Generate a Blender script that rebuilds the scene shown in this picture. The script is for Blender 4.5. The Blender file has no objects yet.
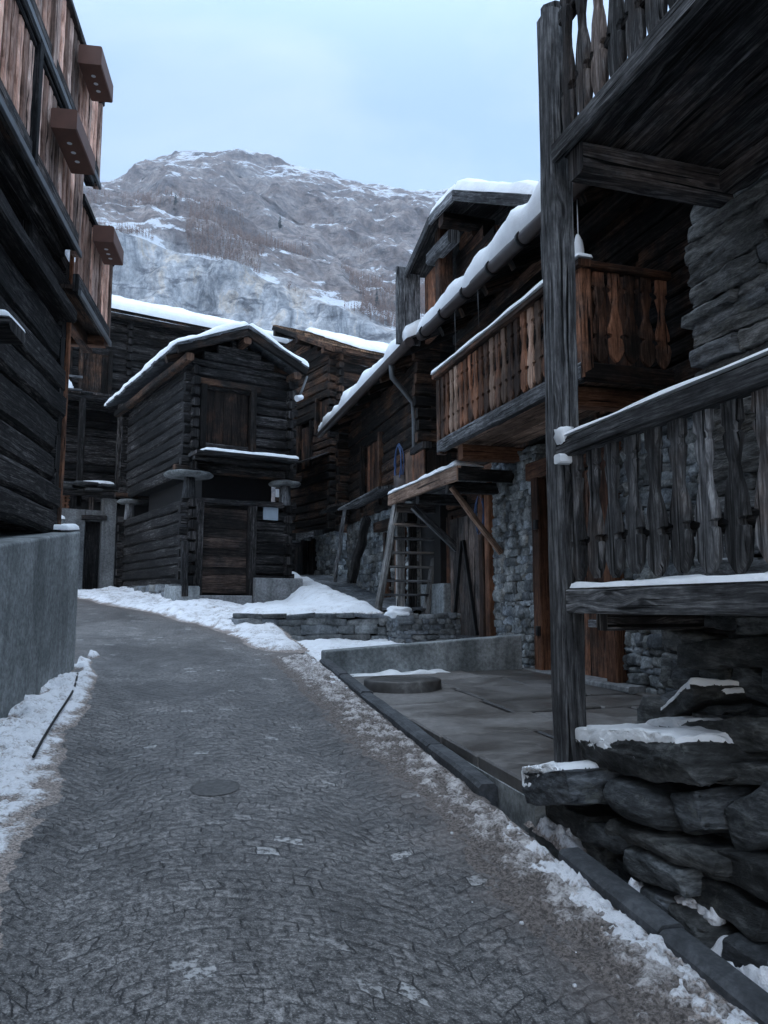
import bpy, bmesh, math, random
from mathutils import Vector, Matrix, noise
random.seed(7)
R_ = random.random
def rr(a, b): return a + (b - a) * random.random()
V = Vector
Z = V((0, 0, 1))
scene = bpy.context.scene
COL = scene.collection
def nz(p, s=1.0, o=0.0): return noise.noise(V((p[0]*s+o, p[1]*s-o*.7, (p[2] if len(p) > 2 else 0)*s+o*1.3)))
def fbm(p, s=1.0, o=0.0, n=4):
    t = 0; a = 1
    for i in range(n):
        t += a*nz(p, s, o+i*7.3); s *= 2.05; a *= .5
    return t

# ------------------------------------------------------------------ frames
class Frame:
    def __init__(s, ox, oy, deg, oz=0.0):
        a = math.radians(deg); s.o = V((ox, oy, oz)); s.x = V((math.cos(a), math.sin(a), 0)); s.y = V((-math.sin(a), math.cos(a), 0))
    def __call__(s, x, y, z): return s.o + s.x*x + s.y*y + Z*z
    def inv(s, p): d = p - s.o; return (d.dot(s.x), d.dot(s.y), p.z)
RF = Frame(1.95, 0, 16.3)        # right hand row: x away from the street, y along it
LF = Frame(-3.55, 8.99, 8.8)     # chalet on the left
GF = Frame(-4.18, 16.31, 33)     # granary and the house behind it
CF = Frame(-1.37, 21.5, 33)      # shingled barn beyond
WF = Frame(0, 0, 0)
def zr(y):                       # street level: climbs away from the camera
    if y < 20: return .094*y
    if y < 60: return 1.88 + .05*(y-20)
    return 3.88 + .02*(y-60)

# ------------------------------------------------------------------ mesh builder
WORLD = {}
class MB:
    def __init__(s, frame=WF): s.v = []; s.f = []; s.uv = []; s.sm = []; s.fr = frame
    def add(s, pts): i = len(s.v); s.v.extend(s.fr(*p) for p in pts); return i
    def face(s, idx, uv=None, smooth=False): s.f.append(tuple(idx)); s.uv.append(uv or [(0, 0)]*len(idx)); s.sm.append(smooth)
    def beam(s, p0, p1, w, h, up=(0, 0, 1), ch=.012, seg=1, wob=0.0, taper=1.0, tw=0.0):
        p0, p1, up = V(p0), V(p1), V(up).normalized(); a = (p1-p0); L = a.length; a.normalize()
        sd = a.cross(up)
        if sd.length < 1e-4: up = V((0, 1, 0)); sd = a.cross(up)
        sd.normalize(); up = sd.cross(a).normalized()
        ch = min(ch, w*.45, h*.45)
        prof = [(-w/2+ch, -h/2), (w/2-ch, -h/2), (w/2, -h/2+ch), (w/2, h/2-ch), (w/2-ch, h/2), (-w/2+ch, h/2), (-w/2, h/2-ch), (-w/2, -h/2+ch)]
        per = [0]
        for i in range(8): q = prof[(i+1) % 8]; per.append(per[-1]+math.dist(prof[i], q))
        ou, ov = rr(0, 60), rr(0, 60); rings = []
        n1, n2 = rr(0, 90), rr(0, 90)
        for k in range(seg+1):
            t = k/seg; sc = 1+(taper-1)*t
            c = p0 + a*(L*t)
            if wob: c = c + sd*(wob*nz((L*t*1.7, n1, 0))) + up*(wob*nz((L*t*1.7, n2, 3)))
            pts = []
            for i, (x, y) in enumerate(prof):
                j = wob*.6 if wob else 0
                pts.append(c + sd*(x*sc + j*nz((n1+x*9, L*t*2.5, i*1.7))) + up*(y*sc + j*nz((n2+y*9, L*t*2.5, i*2.1))))
            rings.append(s.add(pts))
        for k in range(seg):
            A, B = rings[k], rings[k+1]; u0, u1 = ou+L*k/seg, ou+L*(k+1)/seg
            for i in range(8):
                j = (i+1) % 8
                s.face((A+i, A+j, B+j, B+i), [(u0, ov+per[i]), (u0, ov+per[i+1]), (u1, ov+per[i+1]), (u1, ov+per[i])])
        uve = [(ou+y*.3, ov+x) for x, y in prof]
        s.face(tuple(rings[0]+i for i in range(7, -1, -1)), uve[::-1]); s.face(tuple(rings[-1]+i for i in range(8)), uve)
    def box(s, x0, x1, y0, y1, z0, z1, ch=.01, seg=1, wob=0.0):
        dx, dy, dz = x1-x0, y1-y0, z1-z0; cx, cy, cz = (x0+x1)/2, (y0+y1)/2, (z0+z1)/2
        if dx >= dy and dx >= dz: s.beam((x0, cy, cz), (x1, cy, cz), dy, dz, (0, 0, 1), ch, seg, wob)
        elif dy >= dz: s.beam((cx, y0, cz), (cx, y1, cz), dx, dz, (0, 0, 1), ch, seg, wob)
        else: s.beam((cx, cy, z0), (cx, cy, z1), dx, dy, (0, 1, 0), ch, seg, wob)
    def tube(s, pts, r, n=8, r2=None):
        pts = [V(p) for p in pts]; rings = []; ov = rr(0, 40); d = 0; ds = []
        ref = None
        for k, p in enumerate(pts):
            t = (pts[min(k+1, len(pts)-1)]-pts[max(k-1, 0)]).normalized()
            if ref is None: ref = t.orthogonal().normalized()
            ref = (ref - t*ref.dot(t)).normalized(); b = t.cross(ref)
            rad = r if r2 is None else r+(r2-r)*k/(len(pts)-1)
            rings.append(s.add([p+ref*(math.cos(i*2*math.pi/n)*rad)+b*(math.sin(i*2*math.pi/n)*rad) for i in range(n)]))
            if k: d += (p-pts[k-1]).length
            ds.append(d)
        for k in range(len(pts)-1):
            for i in range(n):
                j = (i+1) % n; a, b = rings[k], rings[k+1]
                v0, v1 = ov+i*r*6.28/n, ov+(i+1)*r*6.28/n
                s.face((a+i, a+j, b+j, b+i), [(ov+ds[k], v0), (ov+ds[k], v1), (ov+ds[k+1], v1), (ov+ds[k+1], v0)], True)
        s.face([rings[0]+i for i in range(n-1, -1, -1)], [(ov, ov+i*.03) for i in range(n)]); s.face([rings[-1]+i for i in range(n)], [(ov, ov+i*.03) for i in range(n)])
    def baluster(s, top, ax, out, prof, L, th):
        """carved board: prof = [(t, left half width, right half width)], t = 0 top ... 1 bottom; chamfered front"""
        top, ax, out = V(top), V(ax).normalized(), V(out).normalized(); ou, ov = rr(0, 60), rr(0, 60); rows = []
        ch = .012
        for t, l, r in prof:
            c = top - Z*(L*t)
            rows.append((s.add([c-ax*l-out*(th/2), c-ax*l+out*(th/2-ch), c-ax*max(l-ch, .001)+out*(th/2), c+ax*max(r-ch, .001)+out*(th/2), c+ax*r+out*(th/2-ch), c+ax*r-out*(th/2)]), t, l, r))
        for (A, t0, l0, r0), (B, t1, l1, r1) in zip(rows, rows[1:]):
            u0, u1 = ou+t0*L, ou+t1*L
            q = [(-l0-th, -l1-th), (-l0, -l1), (-l0+ch, -l1+ch), (r0-ch, r1-ch), (r0, r1), (r0+th, r1+th)]
            for i in range(5):
                s.face((A+i, B+i, B+i+1, A+i+1), [(u0, ov+q[i][0]), (u1, ov+q[i][1]), (u1, ov+q[i+1][1]), (u0, ov+q[i+1][0])])
            s.face((A+5, B+5, B, A), [(u0, ov+3+r0), (u1, ov+3+r1), (u1, ov+3-l1), (u0, ov+3-l0)])
        a = rows[0][0]; b = rows[-1][0]
        s.face([a+i for i in range(6)], [(ou, ov+i*.02) for i in range(6)]); s.face([b+i for i in range(5, -1, -1)], [(ou, ov+i*.02) for i in range(6)])
    def rock(s, c, d, ax=(1, 0, 0), ay=(0, 1, 0), az=(0, 0, 1), n=3, k=.38, amp=.14, fac=0, nsc=1.4, smooth=True, fine=0.0):
        c = V(c); ax, ay, az = V(ax), V(ay), V(az); sd = rr(0, 500); tone = (R_(), R_()); grid = {}
        cuts = []
        for _ in range(fac):
            q = V((rr(-1, 1), rr(-1, 1), rr(-1, 1))).normalized(); cuts.append((q, rr(.62, .9)))
        pts = []; idx = {}; faces = []
        for axis in range(3):
            for sg in (-1, 1):
                for i in range(n):
                    for j in range(n):
                        q = []
                        for (a, b) in ((i, j), (i+1, j), (i+1, j+1), (i, j+1)):
                            p = [0, 0, 0]; p[axis] = sg*n; p[(axis+1) % 3] = 2*a-n; p[(axis+2) % 3] = 2*b-n
                            key = tuple(p)
                            if key not in idx: idx[key] = len(pts); pts.append(key)
                            q.append(idx[key])
                        faces.append(q if sg > 0 else q[::-1])
        out = []
        for key in pts:
            p = V(key)/n; r = p.normalized(); p = p*(1-k)+r*(k*1.22)
            dsp = noise.noise(p*nsc+V((sd, sd*.3, 0)))*amp*1.6 + noise.noise(p*nsc*2.7+V((0, sd, 1)))*amp*.6
            if fine: dsp += fine*noise.noise(p*nsc*7+V((sd, 0, sd)))+fine*.6*noise.noise(p*nsc*16+V((sd, 0, sd)))
            p = p + r*dsp
            for q, dd in cuts:
                e = p.dot(q)-dd
                if e > 0: p = p - q*(e*.92)
            out.append(c + ax*(p.x*d[0]/2)+ay*(p.y*d[1]/2)+az*(p.z*d[2]/2))
        b = s.add(out)
        for q in faces: s.face([b+i for i in q], [tone]*4, smooth)
    def grid(s, nx, ny, fn, smooth=True, skip=None):
        """fn(i/nx, j/ny) -> local point"""
        pts = [fn(i/nx, j/ny) for j in range(ny+1) for i in range(nx+1)]
        b = s.add(pts); W = nx+1
        for j in range(ny):
            for i in range(nx):
                q = (j*W+i, j*W+i+1, (j+1)*W+i+1, (j+1)*W+i)
                if skip and skip([pts[k] for k in q]): continue
                s.face([b+k for k in q], [(pts[k][0], pts[k][1]) for k in q], smooth)
    def build(s, name, mat, parent=None):
        off = WORLD[parent.name] if parent else (sum(s.v, V())/max(1, len(s.v)))
        if not parent: off = V((off.x, off.y, min(p.z for p in s.v)))
        me = bpy.data.meshes.new(name)
        me.from_pydata([p-off for p in s.v], [], s.f)
        ul = me.uv_layers.new(name='UVMap'); flat = [c for uv in s.uv for q in uv for c in q]
        ul.data.foreach_set('uv', flat)
        me.polygons.foreach_set('use_smooth', s.sm)
        me.materials.append(mat)
        bm = bmesh.new(); bm.from_mesh(me); bmesh.ops.recalc_face_normals(bm, faces=bm.faces); bm.to_mesh(me); bm.free()
        o = bpy.data.objects.new(name, me); COL.objects.link(o)
        if parent: o.parent = parent; WORLD[o.name] = off
        else: o.location = off; WORLD[o.name] = off
        return o
def tag(o, label=None, cat=None, group=None, kind=None):
    if label: o['label'] = label
    if cat: o['category'] = cat
    if group: o['group'] = group
    if kind: o['kind'] = kind
    return o
def thing(name, loc, label, cat, group=None):
    o = bpy.data.objects.new(name, None); COL.objects.link(o); o.location = loc; o.empty_display_size = .2
    WORLD[o.name] = V(loc); return tag(o, label, cat, group)

# ------------------------------------------------------------------ materials
def newmat(name):
    m = bpy.data.materials.new(name); m.use_nodes = True; nt = m.node_tree; b = nt.nodes['Principled BSDF']; return m, nt, b
def N(nt, t, **k):
    n = nt.nodes.new(t)
    for a, v in k.items():
        if a == 'ins':
            for i, x in v.items(): n.inputs[i].default_value = x
        else: setattr(n, a, v)
    return n
def ramp(nt, src, stops, interp='LINEAR'):
    r = nt.nodes.new('ShaderNodeValToRGB'); r.color_ramp.interpolation = interp; e = r.color_ramp.elements
    while len(e) > 1: e.remove(e[0])
    e[0].position = stops[0][0]; e[0].color = (*stops[0][1], 1) if not isinstance(stops[0][1], (int, float)) else (stops[0][1],)*3+(1,)
    for p, c in stops[1:]:
        x = e.new(p); x.color = (*c, 1) if not isinstance(c, (int, float)) else (c, c, c, 1)
    nt.links.new(src, r.inputs[0]); return r.outputs[0]
def mixc(nt, fac, a, b, mode='MIX'):
    m = nt.nodes.new('ShaderNodeMix'); m.data_type = 'RGBA'; m.blend_type = mode
    for s, x in ((0, fac), (6, a), (7, b)):
        if isinstance(x, (int, float)): m.inputs[s].default_value = x
        elif isinstance(x, tuple): m.inputs[s].default_value = (*x, 1)
        else: nt.links.new(x, m.inputs[s])
    return m.outputs[2]
def math_(nt, op, a, b=None):
    m = nt.nodes.new('ShaderNodeMath'); m.operation = op
    for i, x in ((0, a), (1, b)):
        if x is None: continue
        if isinstance(x, (int, float)): m.inputs[i].default_value = x
        else: nt.links.new(x, m.inputs[i])
    return m.outputs[0]
def noise_(nt, vec, scale, detail=4, rough=.6, dist=0.0):
    n = N(nt, 'ShaderNodeTexNoise', ins={'Scale': scale, 'Detail': detail, 'Roughness': rough, 'Distortion': dist})
    nt.links.new(vec, n.inputs['Vector']); return n.outputs['Fac']
def mapped(nt, vec, sc, loc=(0, 0, 0)):
    m = N(nt, 'ShaderNodeMapping', ins={'Scale': sc, 'Location': loc}); nt.links.new(vec, m.inputs['Vector']); return m.outputs[0]
def bump(nt, b, h, strength=.5, dist=.01):
    n = N(nt, 'ShaderNodeBump', ins={'Strength': strength, 'Distance': dist}); nt.links.new(h, n.inputs['Height']); nt.links.new(n.outputs[0], b.inputs['Normal'])

def wood(name, dark, mid, light, warm=None, rough=.85, bs=.6, worn=.6, wk=.75):
    m, nt, b = newmat(name); L = nt.links
    uv = N(nt, 'ShaderNodeTexCoord').outputs['UV']; ob = N(nt, 'ShaderNodeTexCoord').outputs['Object']
    kv = N(nt, 'ShaderNodeTexVoronoi', ins={'Scale': 1.0, 'Randomness': 1.0}); L.new(mapped(nt, uv, (1.7, 6.5, 1)), kv.inputs['Vector'])   # knots
    kd = kv.outputs['Distance']
    wv = N(nt, 'ShaderNodeVectorMath', operation='ADD'); L.new(uv, wv.inputs[0])
    cbn = N(nt, 'ShaderNodeCombineXYZ'); L.new(math_(nt, 'MULTIPLY', ramp(nt, kd, [(0, 1.0), (.30, 0.0)]), .035), cbn.inputs[1]); L.new(cbn.outputs[0], wv.inputs[1]); uv2 = wv.outputs[0]
    g1 = noise_(nt, mapped(nt, uv2, (1.9, 30, 1)), 1, 6, .66, .8)
    g2 = noise_(nt, mapped(nt, uv2, (6.0, 120, 1)), 1, 3, .65, .3)
    g3 = noise_(nt, mapped(nt, uv, (9, 22, 1)), 1, 5, .7)
    tone = noise_(nt, mapped(nt, uv, (.30, 1.1, 1)), 1, 1, .5)
    blot = noise_(nt, ob, 2.3, 6, .68)
    f = math_(nt, 'ADD', math_(nt, 'ADD', math_(nt, 'MULTIPLY', g1, .5), math_(nt, 'MULTIPLY', g2, .28)), math_(nt, 'MULTIPLY', g3, .22))
    c = ramp(nt, f, [(.40, dark), (.505, mid), (.60, light)])
    t = ramp(nt, tone, [(.36, .38), (.5, .9), (.64, 1.9)])
    c = mixc(nt, 1.0, c, t, 'MULTIPLY')
    if warm:
        w = ramp(nt, math_(nt, 'ADD', math_(nt, 'MULTIPLY', blot, .6), math_(nt, 'MULTIPLY', tone, .4)), [(.47, 0.0), (.58, 1.0)])
        c = mixc(nt, math_(nt, 'MULTIPLY', w, wk), c, mixc(nt, 1.0, t, mixc(nt, 1.0, warm, ramp(nt, f, [(.42, .45), (.58, 1.5)]), 'MULTIPLY'), 'MULTIPLY'))
    gap = noise_(nt, mapped(nt, uv, (1.2, 40, 1), (7, 3, 0)), 1, 2, .5, .5)
    crack = ramp(nt, gap, [(.345, 0.0), (.385, 1.0)])
    c = mixc(nt, crack, tuple(x*.22 for x in dark), c)
    c = mixc(nt, ramp(nt, kd, [(.05, .85), (.10, 0.0)]), c, tuple(x*.6 for x in dark))
    wt = ramp(nt, blot, [(.36, .32), (.62, 1.5)])
    c = mixc(nt, worn, c, mixc(nt, 1.0, c, wt, 'MULTIPLY'))
    L.new(c, b.inputs['Base Color']); b.inputs['Roughness'].default_value = rough; b.inputs['Specular IOR Level'].default_value = .2
    h = math_(nt, 'ADD', math_(nt, 'MULTIPLY', f, .8), math_(nt, 'MULTIPLY', crack, .6))
    bump(nt, b, h, bs, .014); return m
def stone(name, c0, c1, c2, sc=3.0, rough=.85, bs=.7, lichen=None, strat=0.0, tonef=(.6, 1.4)):
    m, nt, b = newmat(name); L = nt.links
    tc = N(nt, 'ShaderNodeTexCoord'); ob = tc.outputs['Object']; uv = tc.outputs['UV']
    src = mapped(nt, ob, (1, 1, 1+strat)) if strat else ob
    n1 = noise_(nt, src, sc, 8, .66, .4); n2 = noise_(nt, src, sc*6, 6, .7, .2)
    f = math_(nt, 'ADD', math_(nt, 'MULTIPLY', n1, .6), math_(nt, 'MULTIPLY', n2, .4))
    c = ramp(nt, f, [(.39, c0), (.5, c1), (.61, c2)])
    sx = N(nt, 'ShaderNodeSeparateXYZ'); L.new(uv, sx.inputs[0])
    t = ramp(nt, sx.outputs[0], [(0, tonef[0]), (1, tonef[1])]); c = mixc(nt, 1.0, c, t, 'MULTIPLY')
    tint = ramp(nt, sx.outputs[1], [(0, (1.0, .98, .93)), (.5, (.97, 1, 1)), (1, (.92, .98, 1.06))]); c = mixc(nt, 1.0, c, tint, 'MULTIPLY')
    if lichen: c = mixc(nt, ramp(nt, noise_(nt, ob, sc*2.2, 5, .7), [(.58, 0.0), (.68, .7)]), c, lichen)
    L.new(c, b.inputs['Base Color']); b.inputs['Roughness'].default_value = rough; b.inputs['Specular IOR Level'].default_value = .3
    bump(nt, b, math_(nt, 'ADD', math_(nt, 'MULTIPLY', n1, .5), math_(nt, 'MULTIPLY', n2, .6)), bs, .02); return m
def snowmat(name, col=(.86, .88, .9), dirt=None, dmin=.5, dmax=.66, sc=6.0, bs=.5, bd=.02):
    m, nt, b = newmat(name); L = nt.links; ob = N(nt, 'ShaderNodeTexCoord').outputs['Object']
    n1 = noise_(nt, ob, sc, 6, .65); n2 = noise_(nt, ob, sc*7, 4, .7)
    c = ramp(nt, n1, [(.3, tuple(x*.9 for x in col)), (.65, col)])
    if dirt:
        d = math_(nt, 'ADD', math_(nt, 'MULTIPLY', n1, .55), math_(nt, 'MULTIPLY', n2, .45))
        th = N(nt, 'ShaderNodeAttribute', attribute_name='thin'); d = math_(nt, 'SUBTRACT', d, math_(nt, 'MULTIPLY', th.outputs['Fac'], .22))
        c = mixc(nt, ramp(nt, d, [(dmin, 1.0), (dmax, 0.0)]), c, mixc(nt, 1.0, dirt, ramp(nt, noise_(nt, ob, 60, 5, .75), [(.40, .45), (.60, 1.7)]), 'MULTIPLY'))
    L.new(c, b.inputs['Base Color']); b.inputs['Roughness'].default_value = .75; b.inputs['Specular IOR Level'].default_value = .3
    bump(nt, b, math_(nt, 'ADD', n1, math_(nt, 'MULTIPLY', n2, .6)), bs, bd); return m
def plain(name, col, rough=.6, metal=0.0, var=.3, sc=8.0, bs=.15):
    m, nt, b = newmat(name); ob = N(nt, 'ShaderNodeTexCoord').outputs['Object']
    n1 = noise_(nt, ob, sc, 6, .65)
    c = ramp(nt, n1, [(.3, tuple(x*(1-var) for x in col)), (.7, tuple(x*(1+var) for x in col))])
    nt.links.new(c, b.inputs['Base Color']); b.inputs['Roughness'].default_value = rough; b.inputs['Metallic'].default_value = metal
    bump(nt, b, n1, bs, .01); return m
def concrete(name, c0, c1, stain, bs=.35):
    m, nt, b = newmat(name); L = nt.links; ob = N(nt, 'ShaderNodeTexCoord').outputs['Object']
    n1 = noise_(nt, ob, 1.1, 7, .68, .5); n2 = noise_(nt, ob, 22, 5, .7); st = noise_(nt, mapped(nt, ob, (3.0, 3.0, .35)), 1, 5, .65, .6)
    c = ramp(nt, n1, [(.38, c0), (.60, c1)])
    c = mixc(nt, ramp(nt, st, [(.46, 0.0), (.62, .55)]), c, stain)
    c = mixc(nt, .5, c, mixc(nt, 1.0, c, ramp(nt, n2, [(.38, .45), (.62, 1.55)]), 'MULTIPLY'))
    pit = N(nt, 'ShaderNodeTexVoronoi', ins={'Scale': 26.0}); L.new(ob, pit.inputs['Vector'])
    c = mixc(nt, ramp(nt, pit.outputs['Distance'], [(.05, .6), (.12, 0.0)]), c, tuple(x*.4 for x in c0))
    L.new(c, b.inputs['Base Color']); b.inputs['Roughness'].default_value = .88; b.inputs['Specular IOR Level'].default_value = .25
    bump(nt, b, math_(nt, 'ADD', math_(nt, 'MULTIPLY', n1, .6), math_(nt, 'MULTIPLY', n2, .4)), bs, .02); return m

LOG = wood('weathered log', (.004, .0038, .0038), (.0145, .0132, .013), (.085, .079, .077), bs=1.0)
LOGB = wood('weathered log with brown', (.004, .0036, .0032), (.016, .0130, .0115), (.075, .066, .060), warm=(.052, .026, .015), bs=1.0)
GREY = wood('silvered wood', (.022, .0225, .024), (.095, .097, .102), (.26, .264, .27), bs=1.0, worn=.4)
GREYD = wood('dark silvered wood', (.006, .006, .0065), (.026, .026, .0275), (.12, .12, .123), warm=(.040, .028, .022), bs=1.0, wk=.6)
RAILW = wood('railing board', (.014, .014, .015), (.070, .071, .074), (.25, .252, .258), warm=(.070, .048, .037), bs=1.0, wk=.7)
BROWN = wood('brown carved wood', (.022, .012, .008), (.080, .045, .031), (.165, .112, .086), warm=(.150, .062, .032), bs=.8)
BROWND = wood('dark brown wood', (.008, .006, .005), (.027, .0185, .0145), (.075, .056, .046), warm=(.080, .036, .020), bs=.8)
ORANGE = wood('reddish timber', (.045, .020, .011), (.110, .050, .028), (.18, .092, .057), bs=.5)
PINK = wood('pale larch boards', (.24, .118, .082), (.46, .265, .195), (.60, .41, .33), bs=.4)
PINKG = wood('greyed larch boards', (.15, .09, .07), (.34, .225, .18), (.48, .365, .31), bs=.4)
PALE = wood('bleached wood', (.08, .077, .073), (.23, .222, .212), (.40, .39, .375), bs=.8)
PALEG = wood('pale grey board', (.04, .038, .036), (.12, .117, .113), (.27, .265, .26), warm=(.11, .08, .06), bs=1.0)
DOORG = wood('grey brown door', (.016, .014, .013), (.060, .052, .048), (.15, .137, .13), warm=(.075, .048, .036), bs=.8, wk=.5)
DOORD = wood('dark door plank', (.006, .005, .0048), (.021, .017, .0155), (.068, .058, .052), warm=(.040, .024, .017), bs=.9, wk=.5)
TAN = wood('tan board', (.10, .058, .038), (.21, .135, .098), (.32, .23, .175), bs=.5)
SHING = wood('larch shingle', (.05, .032, .022), (.14, .095, .066), (.26, .185, .135), warm=(.20, .11, .062), bs=.5)
RUB = stone('rubble stone', (.06, .063, .065), (.15, .158, .16), (.33, .335, .335), 5.0, tonef=(.5, 1.5))
RUBD = stone('dark wall slab', (.04, .041, .041), (.125, .126, .127), (.29, .29, .29), 5.0, strat=4.0, lichen=(.13, .135, .12), bs=.9)
BOULD = stone('gneiss boulder', (.016, .0175, .018), (.050, .053, .055), (.15, .155, .158), 3.4, rough=.6, strat=2.6, lichen=(.14, .15, .14), bs=1.0, tonef=(.5, 1.6))
KERB = stone('kerb stone', (.030, .031, .032), (.048, .049, .050), (.08, .081, .082), 5.0)
STADD = stone('staddle stone', (.05, .05, .05), (.10, .102, .102), (.18, .18, .18), 4.0)
TERR = stone('terrace stone', (.07, .073, .075), (.15, .156, .16), (.26, .265, .27), 4.0)
MORT = stone('mortar', (.02, .02, .02), (.04, .04, .04), (.065, .064, .063), 9.0)
SLATE = stone('roof slab', (.03, .03, .03), (.06, .06, .06), (.12, .12, .12), 4.0)
CONC = concrete('old concrete', (.16, .175, .178), (.31, .33, .335), (.085, .093, .096))
CONCL = concrete('pale concrete', (.15, .155, .158), (.27, .275, .28), (.09, .092, .093))
PLAST = concrete('grey render', (.14, .145, .148), (.24, .25, .255), (.07, .07, .07))
SNOW = snowmat('snow')
SNOWG = snowmat('trodden snow', (.80, .82, .85), (.45, .43, .42), .34, .46, 3.5, .7, .03)
SLUSH = snowmat('dirty slush', (.66, .63, .62), (.145, .126, .116), .42, .585, 9.0, .9, .03)
SLUSH2 = snowmat('edge snow', (.80, .81, .84), (.26, .225, .205), .36, .49, 6.0, .9, .03)
GUT = plain('brown gutter', (.045, .032, .028), .45, .3, .25)
IRON = plain('black iron', (.012, .012, .013), .5, .6)
ZINC = plain('zinc pipe', (.11, .115, .12), .5, .5, .25)
RUST = plain('brown planter', (.12, .05, .032), .6, 0, .2, 5)
BLUE = plain('blue hose', (.025, .065, .17), .45)
WHITE = plain('white paint', (.75, .77, .8), .5, 0, .05)
PLATE = plain('notice plate', (.34, .40, .46), .4, 0, .08)
DARK = plain('dark interior', (.008, .007, .007), .9)
STEEL = plain('steel cover', (.075, .074, .074), .6, .2, .5, 30, .6)
BARK = plain('firewood', (.16, .075, .042), .9, 0, .5, 12, .4)

def road_mat():
    m, nt, b = newmat('stone setts'); L = nt.links
    ob = N(nt, 'ShaderNodeTexCoord').outputs['UV']   # metres on the street, across and along
    sx = N(nt, 'ShaderNodeSeparateXYZ'); L.new(ob, sx.inputs[0])
    arc = math_(nt, 'ABSOLUTE', math_(nt, 'SINE', math_(nt, 'ADD', math_(nt, 'MULTIPLY', sx.outputs[0], 2.1), .9)))
    y2 = math_(nt, 'ADD', sx.outputs[1], math_(nt, 'MULTIPLY', arc, -.42))
    y2 = math_(nt, 'ADD', y2, math_(nt, 'MULTIPLY', noise_(nt, ob, .8, 1, .5), .30))
    x2 = math_(nt, 'ADD', sx.outputs[0], math_(nt, 'MULTIPLY', noise_(nt, mapped(nt, ob, (1, 1, 1), (5, 9, 0)), 1.5, 2, .5), .35))
    cb = N(nt, 'ShaderNodeCombineXYZ'); L.new(x2, cb.inputs[0]); L.new(y2, cb.inputs[1])
    def jitter(v, sc, amt):
        jit = N(nt, 'ShaderNodeTexNoise', ins={'Scale': sc, 'Detail': 2.0}); L.new(ob, jit.inputs['Vector'])
        sub = N(nt, 'ShaderNodeVectorMath', operation='SUBTRACT'); L.new(jit.outputs['Color'], sub.inputs[0]); sub.inputs[1].default_value = (.5, .5, .5)
        scl = N(nt, 'ShaderNodeVectorMath', operation='SCALE'); L.new(sub.outputs[0], scl.inputs[0]); scl.inputs['Scale'].default_value = amt
        ad = N(nt, 'ShaderNodeVectorMath', operation='ADD'); L.new(v, ad.inputs[0]); L.new(scl.outputs[0], ad.inputs[1]); return ad.outputs[0]
    vec = jitter(jitter(cb.outputs[0], 8.0, .050), 40.0, .018)
    br = N(nt, 'ShaderNodeTexBrick', ins={'Color1': (0, 0, 0, 1), 'Color2': (1, 1, 1, 1), 'Mortar': (.5, .5, .5, 1), 'Scale': 1.0, 'Mortar Size': .0055, 'Mortar Smooth': .8, 'Bias': 0.0, 'Brick Width': .112, 'Row Height': .088})
    br.offset = .5; L.new(vec, br.inputs['Vector'])
    dm = N(nt, 'ShaderNodeTexBrick', ins={'Color1': (0, 0, 0, 1), 'Color2': (0, 0, 0, 1), 'Mortar': (1, 1, 1, 1), 'Scale': 1.0, 'Mortar Size': .030, 'Mortar Smooth': 1.0, 'Brick Width': .112, 'Row Height': .088}); dm.offset = .5; L.new(vec, dm.inputs['Vector'])
    rnd = br.outputs['Color']; mor = br.outputs['Fac']
    n1 = noise_(nt, ob, 30, 6, .75); n2 = noise_(nt, ob, 110, 4, .75); big = noise_(nt, ob, .55, 5, .6); mid = noise_(nt, ob, 4.5, 5, .65)
    c = ramp(nt, rnd, [(0, (.090, .087, .085)), (.5, (.110, .106, .104)), (1, (.138, .133, .130))])
    c = mixc(nt, 1.0, c, ramp(nt, n1, [(.42, .30), (.5, .90), (.585, 1.95)]), 'MULTIPLY')
    c = mixc(nt, 1.0, c, ramp(nt, big, [(.36, .70), (.64, 1.35)]), 'MULTIPLY')
    c = mixc(nt, 1.0, c, ramp(nt, mid, [(.38, .74), (.62, 1.3)]), 'MULTIPLY')
    c = mixc(nt, ramp(nt, n2, [(.55, 0.0), (.62, .8)]), c, (.36, .355, .355))
    c = mixc(nt, ramp(nt, n2, [(.38, .85), (.46, 0.0)]), c, (.035, .035, .038))
    # joints: dark where open, pale where packed with ice
    jv = noise_(nt, ob, 2.6, 4, .62); jk = ramp(nt, noise_(nt, mapped(nt, ob, (1, 1, 1), (2, 7, 0)), 5.5, 3, .6), [(.42, .15), (.58, .8)])
    jn = ramp(nt, jv, [(.50, (.020, .020, .022)), (.62, (.09, .09, .093)), (.70, (.36, .355, .355))])
    c = mixc(nt, math_(nt, 'MULTIPLY', mor, jk), c, jn)
    white = ramp(nt, rnd, [(.979, 0.0), (.983, 1.0)]); wn = ramp(nt, n1, [(.45, .0), (.55, 1.0)])
    white = math_(nt, 'MULTIPLY', white, math_(nt, 'SUBTRACT', 1.0, mor))
    c = mixc(nt, math_(nt, 'MULTIPLY', white, wn), c, (.44, .44, .44))
    # mud carried in along the gutter side and the far bend
    at = N(nt, 'ShaderNodeAttribute', attribute_name='mud'); mudn = math_(nt, 'ADD', at.outputs['Fac'], math_(nt, 'MULTIPLY', math_(nt, 'SUBTRACT', mid, .5), 1.1))
    c = mixc(nt, ramp(nt, mudn, [(.25, 0.0), (.75, .72)]), c, mixc(nt, 1.0, (.125, .103, .093), ramp(nt, n1, [(.3, .6), (.7, 1.5)]), 'MULTIPLY'))
    L.new(c, b.inputs['Base Color'])
    L.new(ramp(nt, math_(nt, 'ADD', math_(nt, 'MULTIPLY', big, .6), math_(nt, 'MULTIPLY', n1, .4)), [(.42, .30), (.60, .62)]), b.inputs['Roughness'])
    b.inputs['Specular IOR Level'].default_value = .5
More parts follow.
